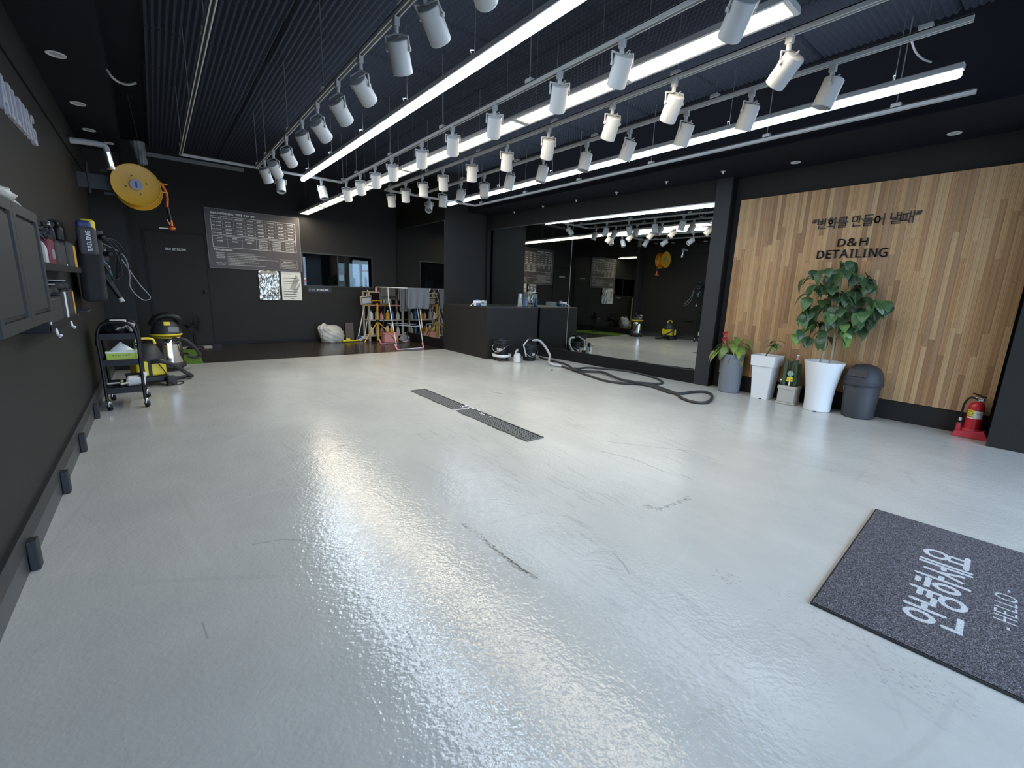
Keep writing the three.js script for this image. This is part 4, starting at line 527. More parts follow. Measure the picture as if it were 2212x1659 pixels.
// steel vacuum
{
  const o = thing('steel_vacuum', 'tall stainless steel drum vacuum with black and yellow head', 'vacuum cleaner', [0.06, 0, -8.12], 0.2);
  part(o, 'drum', LA([[0, 0.1], [0.165, 0.1], [0.17, 0.11], [0.17, 0.2], [0.174, 0.205], [0.17, 0.21], [0.17, 0.38], [0.174, 0.386], [0.17, 0.392], [0.17, 0.52], [0, 0.52]], 48), M.chrome); part(o, 'base_ring', LA([[0, 0.05], [0.19, 0.05], [0.2, 0.07], [0.19, 0.12], [0.165, 0.125]], 40), M.charcoal);
  part(o, 'yellow_rim', LA([[0.17, 0.515], [0.188, 0.518], [0.19, 0.528], [0.186, 0.54], [0.165, 0.542]], 48), M.yellow); part(o, 'motor_head', LA([[0.18, 0.54], [0.172, 0.6], [0.15, 0.66], [0.13, 0.7], [0.1, 0.73], [0, 0.735]], 40), M.charcoal);
  part(o, 'latch_panel', at(RB(0.13, 0.08, 0.03, 0.01), 0.05, 0.6, 0.16), M.grey); part(o, 'yellow_handle', at(RB(0.08, 0.06, 0.05, 0.012), -0.01, 0.68, 0.12, -0.5), M.yellow);
  part(o, 'coiled_hose', tube([V(-0.16, 0.66, -0.02), V(-0.1, 0.76, 0.03), V(0, 0.8, 0.05), V(0.1, 0.78, 0.06), V(0.16, 0.72, 0.05), V(0.12, 0.66, 0.02)], 0.045, 40, 12), M.black);
  for (let i = 0; i < 4; i++) part(o, 'castor', at(CY(0.03, 0.03, 0.025, 16), 0, 0, 0, 0, 0, Math.PI / 2), M.black, [0.16 * Math.cos(i * 1.571 + 0.8), 0.03, 0.16 * Math.sin(i * 1.571 + 0.8)]); part(o, 'side_wheel', at(CY(0.06, 0.06, 0.02, 22), -0.21, 0.06, 0.02, 0, 0, Math.PI / 2), M.yellow);
  part(o, 'inlet', at(CY(0.035, 0.04, 0.05, 18), 0.06, 0.46, 0.17, Math.PI / 2), M.black); part(o, 'hose', tube([V(0.06, 0.46, 0.19), V(0.14, 0.47, 0.22), V(0.26, 0.36, 0.2), V(0.33, 0.25, 0.15), V(0.36, 0.2, 0.1), V(0.3, 0.17, 0.08), V(0.2, 0.2, 0.06)], 0.022, 50, 10), M.rubber);
}
// turf strip, threshold boards
{ const g = layers(128, [[16, 0.4], [64, 0.6]]), t = thing('turf_strip', 'strip of green artificial turf on the dark floor', 'turf', [0, -0.004, 0]); const s = new THREE.Shape([[-0.2, 10.4], [0.52, 10.3], [0.49, 8.61], [-0.2, 8.61]].map(([x, z]) => new THREE.Vector2(x, z))); part(t, 'mat', new THREE.ExtrudeGeometry(s, { depth: 0.012, bevelEnabled: false }).rotateX(-Math.PI / 2), mat(0xffffff, 1, 0, { map: again(dataTex(128, (i) => [0.2 + g[i] * 0.2, 0.32 + g[i] * 0.3, 0.05 + g[i] * 0.08], true), 4, 4) }));
  const blade = new THREE.ConeGeometry(0.004, 0.03, 3), n = 5200, im = new THREE.InstancedMesh(blade, mat(lin(0.12, 0.22, 0.025), 0.9), n), m = new THREE.Matrix4(); for (let i = 0; i < n; i++) { m.makeRotationFromEuler(new THREE.Euler(rr(-0.5, 0.5), rr(0, 6), rr(-0.5, 0.5))); m.setPosition(rr(-0.19, 0.48), 0.024, rr(-10.3, -8.62)); im.setMatrixAt(i, m); } im.name = 'blades'; im.userData.kind = 'stuff'; shade(im); t.add(im); }
tag(part(scene, 'threshold_board', at(RB(0.5, 0.018, 0.2, 0.004), 0.53, 0.006, -10.72, 0, 0.02), M.cream), 'pale flat board lying along the foot of the back door', 'board');
tag(part(scene, 'edge_trim', at(RB(0.36, 0.012, 0.12, 0.003), 0.1, 0.0065, -8.5, 0, 0.06), M.lightGrey), 'pale flat plate under the steel vacuum at the floor edge', 'plate');

// ---------------------------------------------------------------- alcove clutter
const FD = -0.004;
function lump(sx, sy, sz, seedy, amp = 0.12, cut = -0.55) { const g = new THREE.SphereGeometry(1, 40, 28), p = g.attributes.position; for (let i = 0; i < p.count; i++) { const x = p.getX(i), y = Math.max(cut, p.getY(i)), z = p.getZ(i), k = 1 + amp * Math.sin(5 * x + seedy) * Math.cos(4 * y - seedy) + amp * 0.6 * Math.sin(11 * z + 7 * x + seedy) + amp * 0.4 * Math.sin(17 * y + 9 * x); p.setXYZ(i, x * sx * k, (y - cut) * sy * (1 + 0.3 * (k - 1)), z * sz * k); } g.computeVertexNormals(); return g; }
{
  const o = thing('plastic_sack', 'large crumpled translucent white plastic sack by the back wall', 'plastic bag', [3.16, FD, -10.78]);
  part(o, 'sack', lump(0.27, 0.26, 0.2, 1.3, 0.07), M.filmWhite); const t = part(o, 'open_mouth', lump(0.15, 0.2, 0.11, 4.1, 0.12), M.filmWhite, [-0.06, 0.17, 0.01], [0, 0, 0.75]); part(o, 'contents', lump(0.18, 0.15, 0.13, 2.2, 0.1), M.lightGrey, [0.02, 0.02, 0]);
}
{
  const wd = mat(0xffffff, 0.7, 0, { map: canvasTex(96, 256, (c, w, h) => { c.fillStyle = 'rgb(92,80,74)'; c.fillRect(0, 0, w, h); for (let i = 0; i < 90; i++) { const x = rr(0, w); c.strokeStyle = rnd() < 0.5 ? `rgba(50,40,36,${rr(0.1, 0.4)})` : `rgba(150,138,130,${rr(0.1, 0.3)})`; c.lineWidth = rr(0.5, 2.5); c.beginPath(); c.moveTo(x, 0); c.bezierCurveTo(x + rr(-6, 6), 80, x + rr(-6, 6), 170, x + rr(-6, 6), h); c.stroke(); } }) });
  const o = thing('wood_board', 'short weathered wood plank leaning against the back wall', 'plank', [3.63, FD, -10.98]); part(o, 'plank', RB(0.2, 0.43, 0.03, 0.004), wd, [0, 0.215, 0], [-0.08, 0, 0]); part(o, 'knot_row', MG([[0.03, 0.3], [-0.04, 0.12]].map(([x, y]) => at(CY(0.014, 0.014, 0.003, 12), x, y, 0.02 + (y - 0.215) * -0.08, Math.PI / 2 - 0.08))), M.stem);
  const y = thing('squeegee', 'bright yellow floor squeegee lying by the back wall', 'squeegee', [3.55, FD, -10.62], 0.05); part(y, 'blade', RB(0.42, 0.03, 0.05, 0.01), M.yellow, [0, 0.03, 0]); part(y, 'hinge', RB(0.09, 0.05, 0.06, 0.015), M.yellow, [-0.08, 0.06, 0]); part(y, 'rubber', RB(0.4, 0.02, 0.012, 0.003), M.black, [0, 0.01, 0.02]);
}
{
  const d = thing('dustpan', 'long handled dustpan with a navy edge beside the tripod', 'dustpan', [3.93, FD, -10.72]); part(d, 'pan', MG([at(RB(0.2, 0.012, 0.16, 0.004), 0, 0.03, 0, -0.4), at(RB(0.2, 0.09, 0.012, 0.004), 0, 0.07, -0.07, -0.5)]), M.lightGrey); part(d, 'pole', bar(V(0, 0.09, -0.06), V(0.2, 1.0, -0.14), 0.011, 10), M.white); part(d, 'grip', bar(V(0.19, 0.95, -0.135), V(0.215, 1.06, -0.145), 0.015, 10), M.black);
  const b = thing('broom', 'upright broom with white pole and navy brush head', 'broom', [3.74, FD, -10.66]); part(b, 'head', RB(0.12, 0.07, 0.06, 0.015), M.navy, [0, 0.1, 0], [0, 0, 0.4]); part(b, 'bristles', RB(0.14, 0.09, 0.05, 0.01), M.lightGrey, [0.02, 0.045, 0], [0, 0, 0.3]); part(b, 'pole', bar(V(-0.01, 0.12, 0), V(0.31, 1.22, -0.15), 0.012, 10), M.white);
}
// yellow tripod work light
{
  const o = thing('work_light', 'amber tripod work light with two square lamp heads', 'work light', [4.14, FD, -10.45]);
  part(o, 'mast', bar(V(0, 0.32, 0), V(0, 0.92, 0), 0.026, 14), M.amber); part(o, 'mast_top', bar(V(0, 0.9, 0), V(0, 1.02, 0), 0.016, 12), M.black); part(o, 'hub', CY(0.04, 0.04, 0.06, 16), M.black, [0, 0.5, 0]);
  for (const [x, z] of [[-0.42, 0.2], [0.4, 0.25], [0.02, -0.12]]) part(o, 'leg', MG([bar(V(x * 0.06, 0.46, z * 0.06), V(x, 0.012, z), 0.014, 10), bar(V(0, 0.18, 0), V(x * 0.55, 0.21, z * 0.55), 0.009, 8)]), M.amber);
  part(o, 'cross_bar', bar(V(-0.3, 0.98, 0), V(0.3, 0.98, 0), 0.016, 10), M.amber); part(o, 'lower_mast', bar(V(0, 0.03, 0), V(0, 0.34, 0), 0.03, 14), M.amber);
  for (const x of [-0.29, 0.2]) { const h = part(o, 'lamp_head', RB(0.27, 0.2, 0.07, 0.015), M.beige, [x, 1.08 - 0.09, 0.06], [0.1, 0, x < 0 ? 0.08 : -0.05]); part(h, 'glass', RB(0.2, 0.13, 0.01, 0.003), M.lightGrey, [0, 0, 0.034]); part(h, 'bezel', MG([at(BX(0.24, 0.015, 0.012), 0, 0.075, 0.036), at(BX(0.24, 0.015, 0.012), 0, -0.075, 0.036), at(BX(0.015, 0.15, 0.012), -0.112, 0, 0.036), at(BX(0.015, 0.15, 0.012), 0.112, 0, 0.036)]), M.charcoal); part(h, 'bracket', at(RB(0.2, 0.03, 0.05, 0.006), 0, -0.115, -0.01), M.amber); }
  part(o, 'cord', tube([V(0.05, 0.95, 0.05), V(0.16, 1.0, 0.08), V(0.18, 0.85, 0.06), V(0.1, 0.7, 0.04), V(0.14, 0.58, 0.03)], 0.008, 30, 6), M.black);
}
// slim shelf unit with bottles
{
  const o = thing('shelf_unit', 'beige frame shelf unit full of bottles behind the drying rack', 'shelf', [4.42, FD, -10.78]), W = 0.86, D = 0.36, H = 1.2;
  for (const x of [-1, 1]) for (const z of [-1, 1]) part(o, 'post', RB(0.045, H, 0.045, 0.005), M.beige, [x * W / 2, H / 2, z * D / 2]);
  for (const y of [0.12, 0.5, 0.86, 1.18]) part(o, 'shelf', RB(W, 0.025, D, 0.004), y === 0.86 ? M.pink : M.beige, [0, y, 0]);
  const kinds = [M.white, M.lightGrey, M.pink, M.amber, M.blue, M.cream];
  let n = 0; const spots = []; for (const y of [0.13, 0.51]) for (let i = 0; i < 6; i++) spots.push([-0.34 + i * 0.135, y, 0.06 + 0.05 * (i % 2)]);
  const names = ['white', 'pale grey', 'pink', 'amber', 'blue', 'cream'];
  for (const [x, y, z] of spots) { const k = n++ % 6, h = 0.2 + 0.04 * ((n * 7) % 3), b = thing('detergent_bottle', `${names[k]} detergent bottle on the ${y < 0.3 ? 'bottom' : 'middle'} board of the beige shelf unit`, 'bottle', [4.42 + x, FD + y, -10.78 + z], n); part(b, 'bottle', LA([[0, 0], [0.045, 0], [0.05, 0.01], [0.05, h * 0.6], [0.03, h * 0.75], [0.018, h * 0.8], [0.018, h * 0.86], [0, h * 0.86]], 16), kinds[k]); part(b, 'cap', at(CY(0.02, 0.02, h * 0.14, 12), 0, h * 0.93, 0), k % 2 ? M.white : M.blue); }
  const box = thing('pink_crate', 'pink plastic crate standing in front of the shelf unit', 'crate', [4.42, FD, -10.42]); part(box, 'shell', MG([at(BX(0.34, 0.012, 0.22), 0, 0.01, 0), at(BX(0.34, 0.2, 0.01), 0, 0.1, 0.11), at(BX(0.34, 0.2, 0.01), 0, 0.1, -0.11), at(BX(0.01, 0.2, 0.22), -0.17, 0.1, 0), at(BX(0.01, 0.2, 0.22), 0.17, 0.1, 0)]), M.pink); part(box, 'rim', at(RB(0.37, 0.02, 0.25, 0.006), 0, 0.2, 0), M.pink);
  trigger([4.36, FD + 0.212, -10.42], 0.24, M.cream, 'cream trigger bottle standing on the pink crate', 0.4); trigger([4.47, FD + 0.212, -10.4], 0.22, M.amber, 'amber trigger bottle standing on the pink crate', 2, undefined, M.white);
  const sack = thing('grey_sack', 'small grey plastic sack beside the pink crate', 'plastic bag', [4.72, FD, -10.2]); part(sack, 'sack', lump(0.13, 0.11, 0.1, 3.3, 0.15), M.grey); part(sack, 'knot', lump(0.035, 0.05, 0.03, 1.1, 0.2), M.grey, [0, 0.16, 0]);
}
// drying rack and cloths
{
  const o = thing('drying_rack', 'white folding drying rack with pink corners', 'drying rack', [0, FD, 0]), P = (x, y, z) => V(x, y, z), r = 0.009, top = 1.3;
  const A1 = P(3.9, 0.02, -8.82), A2 = P(4.56, 0.02, -8.9), B1 = P(3.98, 0.02, -9.88), B2 = P(4.72, 0.02, -10.1), f = (p, q, t) => p.clone().lerp(q, t);
  const C1 = P(3.94, top, -10.0), C2 = P(4.84, top, -10.0), Dn1 = P(3.94, top, -9.1), Dn2 = P(4.84, top, -9.1);
  const n1 = onZ(839, 645, -9.35), n2 = onZ(899, 652, -9.4), m1 = onZ(834, 640, -9.2), m2 = onZ(888, 650, -9.3);
  part(o, 'near_leg_frame', MG([pipe([n1, f(n1, A1, 0.93)], r, 8), pipe([n2, f(n2, A2, 0.93)], r, 8), bar(f(A1, A2, 0.08).setY(0.014), f(A1, A2, 0.92).setY(0.014), r, 8)]), M.white);
  part(o, 'far_leg_frame', MG([pipe([m1, f(m1, B1, 0.94)], r, 8), pipe([m2, f(m2, B2, 0.94)], r, 8), bar(f(B1, B2, 0.08).setY(0.014), f(B1, B2, 0.92).setY(0.014), r, 8)]), M.steel);
  part(o, 'lower_ring', pipe([f(n1, A1, 0.52), f(n2, A2, 0.55), P(4.78, 0.46, -9.8), P(4.1, 0.5, -9.8), f(n1, A1, 0.52)], 0.007, 8), M.lightGrey);
  for (const [q, s] of [[A1, 1], [A2, -1], [B1, 1], [B2, -1]]) part(o, 'corner_foot', MG([bar(q.clone().setY(0.014), q.clone().add(V(s * 0.1, -0.006, 0)), 0.016, 10), bar(q.clone().setY(0.014), q.clone().add(V(-s * 0.012, 0.1, -0.08)), 0.017, 10)]), M.pink);
  part(o, 'top_frame', pipe([C1, C2, Dn2, Dn1, C1], r, 8), M.white);
  for (let i = 1; i < 7; i++) part(o, 'rod', bar(f(C1, Dn1, i / 7), f(C2, Dn2, i / 7), 0.005, 8), M.white);
  part(o, 'wing_frame', pipe([Dn2, P(4.62, 0.9, -9.2), P(4.56, 0.45, -8.95)], 0.008, 8), M.white); part(o, 'support', bar(n1, f(C1, Dn1, 0.75), r, 8), M.white); part(o, 'support', bar(n2, f(C2, Dn2, 0.75), r, 8), M.white); part(o, 'hinge', at(RB(0.05, 0.12, 0.05, 0.015), 3.95, 1.23, -10.0), M.pink);
  const drape = (name, label, m, x0, x1, z, front, back, fold, k) => {
    const w = x1 - x0, g = new THREE.PlaneGeometry(w, 1, 36, 40), p = g.attributes.position; const L = front + back;
    for (let i = 0; i < p.count; i++) { const u = p.getX(i) / w + 0.5, s = (0.5 - p.getY(i)) * L - back, wave = fold * Math.sin(u * k + 0.8) * Math.min(1, Math.abs(s) * 3); const down = Math.max(0, Math.abs(s) - 0.02); p.setXYZ(i, u * w + 0.01 * Math.sin(s * 9), top + 0.012 - down * (1 + 0.04 * Math.sin(u * 9)), (s > 0 ? 1 : -1) * Math.min(Math.abs(s), 0.02) + (s > 0 ? 0.012 : -0.012) + wave); }
    g.computeVertexNormals(); const t = thing(name, label, 'towel', [x0, FD, z]); part(t, 'cloth', g, m); const hem = g.clone(); part(t, 'hem', at(RB(w * 0.98, 0.014, 0.006, 0.002), w / 2, top - Math.max(front, 0.1) + 0.03, 0.035), m); return t;
  };
  const dbl = (c) => mat(c, 0.95, 0, { side: THREE.DoubleSide, bumpMap: again(fineTex, 4, 4), bumpScale: 0.002 });
  drape('drying_towel', 'brown grey towel folded over the far bars of the rack', dbl(lin(0.12, 0.11, 0.09)), 3.98, 4.42, -9.87, 0.22, 0.3, 0.022, 16); drape('drying_towel', 'long slate grey towel hanging over the near bars', dbl(lin(0.15, 0.155, 0.175)), 4.28, 4.8, -9.12, 0.46, 0.4, 0.014, 20); drape('drying_towel', 'narrow slate towel hanging beside the long one', dbl(lin(0.12, 0.125, 0.14)), 4.18, 4.36, -9.3, 0.52, 0.3, 0.02, 12); drape('drying_towel', 'small black cloth between the towels on the rack', dbl(lin(0.012, 0.012, 0.013)), 4.26, 4.42, -9.62, 0.25, 0.2, 0.02, 9);
}
// two floor fans by the turf (seen in the mirror)
for (const [x, z, k, where] of [[0.22, -9.6, 0.5, 'beside the turf strip'], [0.5, -10.5, -0.2, 'by the back door']]) { const o = thing('floor_fan', 'black floor fan ' + where, 'fan', [x, FD, z], k + 1.2); part(o, 'base', CY(0.13, 0.15, 0.03, 28), M.black, [0, 0.031, 0]); part(o, 'stand', bar(V(0, 0.04, 0), V(0, 0.32, 0), 0.018, 12), M.black); part(o, 'guard', MG([0, 1, 2, 3, 4].map((i) => at(new THREE.TorusGeometry(0.04 + i * 0.04, 0.004, 6, 36), 0, 0.46, 0.06 - i * 0.008)).concat(Array.from({ length: 12 }, (_, i) => bar(V(0, 0.46, 0.065), V(0.2 * Math.cos(i * 0.524), 0.46 + 0.2 * Math.sin(i * 0.524), 0.02), 0.003, 5)))), M.black); part(o, 'motor', CY(0.06, 0.05, 0.12, 20), M.black, [0, 0.46, -0.05], [Math.PI / 2, 0, 0]); for (let i = 0; i < 3; i++) part(o, 'blade', at(RB(0.07, 0.15, 0.006, 0.003), 0, 0.09, 0, 0, 0.4), M.charcoal, [0, 0.46, 0.02], [0, 0, i * 2.09]); }

// ---------------------------------------------------------------- counter top, buckets, hoses
{
  const c = onZ(1028, 660, -7.4), o = thing('foam_gun', 'white and blue foam spray gun lying on the black counter', 'spray gun', [c.x, 1.0, -7.4]); part(o, 'tank', LA([[0, 0], [0.06, 0], [0.065, 0.02], [0.06, 0.09], [0.03, 0.12], [0, 0.125]], 22), M.blue, [0.04, 0, 0]); part(o, 'gun', MG([at(RB(0.17, 0.05, 0.05, 0.018), -0.01, 0.075, 0.06), at(RB(0.04, 0.09, 0.04, 0.012), -0.06, 0.046, 0.06)]), M.white); part(o, 'wand', bar(V(-0.09, 0.06, 0.06), V(-0.19, 0.008, 0.1), 0.008, 8), M.white); part(o, 'nozzle', bar(V(0.07, 0.075, 0.06), V(0.15, 0.08, 0.04), 0.02, 12, 0.03), M.lightGrey);
  const a = thing('acrylic_box', 'low clear acrylic box behind the foam gun on the counter', 'box', [c.x + 0.2, 1.0, -7.55]); part(a, 'shell', MG([at(BX(0.2, 0.1, 0.004), 0, 0.05, 0.08), at(BX(0.2, 0.1, 0.004), 0, 0.05, -0.08), at(BX(0.004, 0.1, 0.16), -0.1, 0.05, 0), at(BX(0.004, 0.1, 0.16), 0.1, 0.05, 0)]), M.clearPlastic); part(a, 'bottom', at(BX(0.2, 0.004, 0.16), 0, 0.002, 0), M.clearPlastic);
  const d = onZ(1137, 660, -7.2); trigger([d.x, 1.0, -7.2], 0.2, M.blue, 'blue spray bottle on the counter close to the mirror', 0.6, undefined, M.blue);
  const q = thing('plastic_cup', 'tall translucent plastic cup on the counter near the mirror', 'cup', [5.98, 1.0, -7.3]); part(q, 'cup', LA([[0, 0], [0.055, 0], [0.045, 0.26], [0.042, 0.26], [0.052, 0.006], [0, 0.005]], 24), M.clearPlastic); part(q, 'rim', at(new THREE.TorusGeometry(0.044, 0.004, 6, 24).rotateX(Math.PI / 2), 0, 0.26, 0), M.clearPlastic);
  const al = onZ(1083, 482, -8.63), al2 = thing('alarm_lamp', 'small red alarm lamp high on the dark column', 'alarm', [al.x - 0.12, al.y, -8.63]); part(al2, 'base', CY(0.045, 0.045, 0.03, 20), M.charcoal, [0, 0, 0.015], [Math.PI / 2, 0, 0]); part(al2, 'red_dome', at(new THREE.SphereGeometry(0.038, 18, 12), 0, 0, 0.04), mat(lin(0.5, 0.16, 0.16), 0.25));
}
const labelTex = (text, w, h, px, bg = 'rgb(14,14,15)', fg = 'rgb(235,235,232)') => mat(0xffffff, 0.5, 0, { map: canvasTex(w, h, (c) => { c.fillStyle = bg; c.fillRect(0, 0, w, h); c.fillStyle = fg; c.font = `bold ${px}px sans-serif`; c.textAlign = 'center'; c.textBaseline = 'middle'; c.fillText(text, w / 2, h / 2 + px * 0.04); }) });
function bucket(p, turn, text, label, pxw, up = 0) {
  const o = thing('bucket', label, 'bucket', [p.x, up, p.z], turn), R = 0.15, H = 0.31;
  part(o, 'pail', LA([[0, 0], [R * 0.82, 0], [R * 0.84, 0.008], [R * 0.97, H * 0.82], [R * 0.985, H * 0.82], [R, H], [R * 0.95, H], [R * 0.8, 0.012], [0, 0.012]], 40), M.black); part(o, 'rim', MG([0.82, 0.9, 0.99].map((k) => at(new THREE.TorusGeometry(R * (0.965 + k * 0.04), 0.006, 8, 40).rotateX(Math.PI / 2), 0, H * k, 0))), M.charcoal);
  part(o, 'wire_handle', tube([V(-R, H * 0.76, 0), V(-R * 1.04, H * 0.5, 0.1), V(-R * 0.5, H * 0.3, 0.16), V(0.02, H * 0.32, 0.165), V(R * 0.7, H * 0.55, 0.14), V(R * 1.02, H * 0.72, 0.04), V(R, H * 0.76, 0)], 0.0045, 50, 8), M.steel);
  const g = new THREE.CylinderGeometry(R * 0.945, R * 0.905, 0.09, 16, 1, true, -pxw / 2, pxw); part(o, 'lettering', g, labelTex(text, 256, 112, 84), [0, H * 0.44, 0]); return o;
}
{
  const p1 = onY(1086, 779), p2 = onY(1143, 778), p3 = onY(1117, 783);
  p1.z -= 0.04;
  const dolly = thing('bucket_dolly', 'white ring dolly on castors under the larger black bucket', 'dolly', [p1.x, 0, p1.z]); part(dolly, 'ring', LA([[0.12, 0.075], [0.165, 0.075], [0.18, 0.085], [0.185, 0.13], [0.175, 0.132], [0.165, 0.095], [0.12, 0.09]], 44), M.white); part(dolly, 'deck', LA([[0, 0.076], [0.16, 0.076], [0.16, 0.088], [0, 0.088]], 30), M.charcoal); for (let i = 0; i < 5; i++) part(dolly, 'castor', MG([at(CY(0.028, 0.028, 0.022, 16), 0, 0.028, 0, 0, 0, Math.PI / 2), at(RB(0.034, 0.03, 0.034, 0.006), 0, 0.06, 0)]), M.rubber, [0.135 * Math.cos(i * 1.257), 0, 0.135 * Math.sin(i * 1.257)]);
  bucket(p1, -1.0, 'D&H', 'black bucket lettered D&H standing on the white dolly', 1.15, 0.089);
  const b2 = bucket(p2, -0.05, 'D&H', 'black bucket lettered D&H standing on the floor by the mirror', 0.7); b2.scale.setScalar(0.96);
  const s = thing('foam_cannon', 'white foam cannon bottle with a black spray head between the buckets', 'spray bottle', [p3.x, 0, p3.z], 0.4); part(s, 'bottle', LA([[0, 0], [0.062, 0], [0.068, 0.012], [0.068, 0.13], [0.05, 0.17], [0.03, 0.185], [0, 0.186]], 26), M.bottle); part(s, 'spray_head', MG([at(CY(0.034, 0.036, 0.04, 18), 0, 0.2, 0), at(RB(0.06, 0.06, 0.05, 0.012), 0, 0.24, 0)]), M.black); part(s, 'nozzle', bar(V(-0.02, 0.24, 0.01), V(-0.1, 0.21, 0.02), 0.018, 12, 0.024), M.lightGrey); part(s, 'strap', RB(0.018, 0.11, 0.006, 0.002), M.black, [0.02, 0.14, 0.068]);
  const gun = thing('pressure_lance', 'grey and black pressure lance propped over the floor bucket', 'lance', [p2.x, 0.3, p2.z]); part(gun, 'pipe', pipe([V(-0.2, -0.2, 0.14), V(-0.24, 0.02, 0.1), V(-0.09, 0.11, 0.05)], 0.014, 10), M.lightGrey); part(gun, 'trigger_body', bar(V(-0.09, 0.1, 0.05), V(0.0, 0.1, 0.03), 0.028, 14), M.black); part(gun, 'lever', bar(V(-0.06, 0.12, 0.04), V(-0.01, 0.19, 0.02), 0.012, 8), M.black); part(gun, 'coupling', bar(V(0, 0.09, 0.03), V(0.05, 0.09, 0.04), 0.02, 12), M.chrome);
  const G = [[1150, 741], [1166, 748], [1180, 765], [1190, 780], [1203, 788], [1213, 791]], start = V(p2.x + 0.05, 0.39, p2.z + 0.04);
  const e = onY(1213, 791, 0.02); const hs = thing('pressure_hose', 'grey sleeved hose end rising from the floor to the lance', 'hose'); part(hs, 'sleeve', tube([start, V(p2.x + 0.2, 0.38, p2.z + 0.05), V(p2.x + 0.3, 0.26, p2.z + 0.12), V(p2.x + 0.3, 0.13, p2.z + 0.25), V(e.x - 0.1, 0.05, e.z - 0.18), e], 0.022, 50, 12), M.lightGrey);
  const F = (list) => list.map(([a, b, h = 0.018]) => onY(a, b, h)); part(hs, 'hose', tube(F([[1213, 791], [1245, 802], [1280, 814], [1310, 823], [1345, 828], [1375, 829], [1405, 834], [1440, 846], [1460, 851], [1475, 861], [1500, 869], [1522, 870], [1537, 861], [1533, 850], [1518, 846], [1495, 847], [1465, 850], [1440, 842], [1410, 832], [1375, 826, 0.045], [1340, 819], [1320, 811], [1300, 804], [1270, 802], [1246, 800, 0.045], [1225, 788], [1205, 782], [1178, 776], [1165, 771]]), 0.019, 260, 10), M.rubber);
  const h2 = thing('garden_hose', 'dark hose looped along the foot of the mirror frame', 'hose'); part(h2, 'hose', tube(F([[1247, 796], [1270, 794], [1310, 797], [1350, 801], [1390, 809], [1420, 818], [1431, 826], [1420, 829], [1390, 827], [1362, 824, 0.05], [1335, 818, 0.045], [1300, 803, 0.05], [1275, 803], [1250, 803], [1243, 798]]), 0.016, 160, 10), M.rubber); part(h2, 'coupling', bar(onY(1240, 796, 0.02), onY(1254, 798, 0.02), 0.024, 12), M.black);
}
{ const p = onY(1192, 800); tag(part(scene, 'bottle_cap', at(CY(0.018, 0.02, 0.014, 16), p.x, 0.007, p.z), M.black), 'tiny black cap lying on the floor before the floor bucket', 'cap'); }

// ---------------------------------------------------------------- right wall: planters, bin, extinguisher
const leafShape = (len, wid, bend, heart = 0.12) => {                // a curved leaf with a folded midrib, stalk end at the origin, tip along +z
  const n = 7, pos = [], idx = [];
  for (let i = 0; i <= n; i++) { const t = i / n, w = wid * Math.pow(Math.sin(Math.PI * Math.min(1, Math.pow(t, 0.72) * 0.97 + 0.03)), 0.85) * (t < 0.98 ? 1 : 0.05), y = -bend * len * t * t, z = len * t - (i === 0 ? heart * len * 0.3 : 0); for (const s of [-1, -0.5, 0, 0.5, 1]) pos.push(s * w / 2, y + Math.abs(s) * w * 0.16 - (Math.abs(s) === 1 ? w * 0.05 : 0), z - (Math.abs(s) === 1 ? 0.02 * len : 0)); }
  for (let i = 0; i < n; i++) for (let k = 0; k < 4; k++) { const a = i * 5 + k; idx.push(a, a + 5, a + 1, a + 1, a + 5, a + 6); }
  const g = new THREE.BufferGeometry(); g.setAttribute('position', new THREE.Float32BufferAttribute(pos, 3)); g.setIndex(idx); const uv = []; for (let i = 0; i <= n; i++) for (let k = 0; k < 5; k++) uv.push(k / 4, i / n); g.setAttribute('uv', new THREE.Float32BufferAttribute(uv, 2)); g.computeVertexNormals(); return g;
};
const veinTex = (base, vein) => canvasTex(96, 128, (c, w, h) => { c.fillStyle = base; c.fillRect(0, 0, w, h); c.strokeStyle = vein; c.lineWidth = 2.2; c.beginPath(); c.moveTo(w / 2, 0); c.lineTo(w / 2, h); c.stroke(); c.lineWidth = 1.2; for (let i = 0; i < 7; i++) for (const s of [-1, 1]) { c.beginPath(); c.moveTo(w / 2, h - 8 - i * 17); c.quadraticCurveTo(w / 2 + s * 22, h - 20 - i * 17, w / 2 + s * 46, h - 34 - i * 17); c.stroke(); } });
const leafMat = (base, vein, rough = 0.38) => mat(0xffffff, rough, 0, { map: veinTex(base, vein), side: THREE.DoubleSide });
const greens = [leafMat('rgb(46,70,44)', 'rgb(86,112,78)'), leafMat('rgb(56,82,48)', 'rgb(98,122,80)'), leafMat('rgb(66,96,54)', 'rgb(110,134,84)'), leafMat('rgb(92,126,56)', 'rgb(136,160,92)')];
const limeLeaf = [leafMat('rgb(112,134,60)', 'rgb(160,172,104)'), leafMat('rgb(90,116,54)', 'rgb(140,156,92)'), leafMat('rgb(132,148,64)', 'rgb(176,184,112)')], redLeaf = leafMat('rgb(150,40,40)', 'rgb(190,90,80)');
function leaf(plant, geo, m, p, yaw, pitch, roll, s) { const o = part(plant, 'leaf', geo, m, p); o.rotation.set(pitch, yaw, roll, 'YXZ'); o.scale.setScalar(s); return o; }
const soilDisc = (o, r, y) => part(o, 'soil', CY(r, r, 0.02, 28), M.soil, [0, y, 0]);
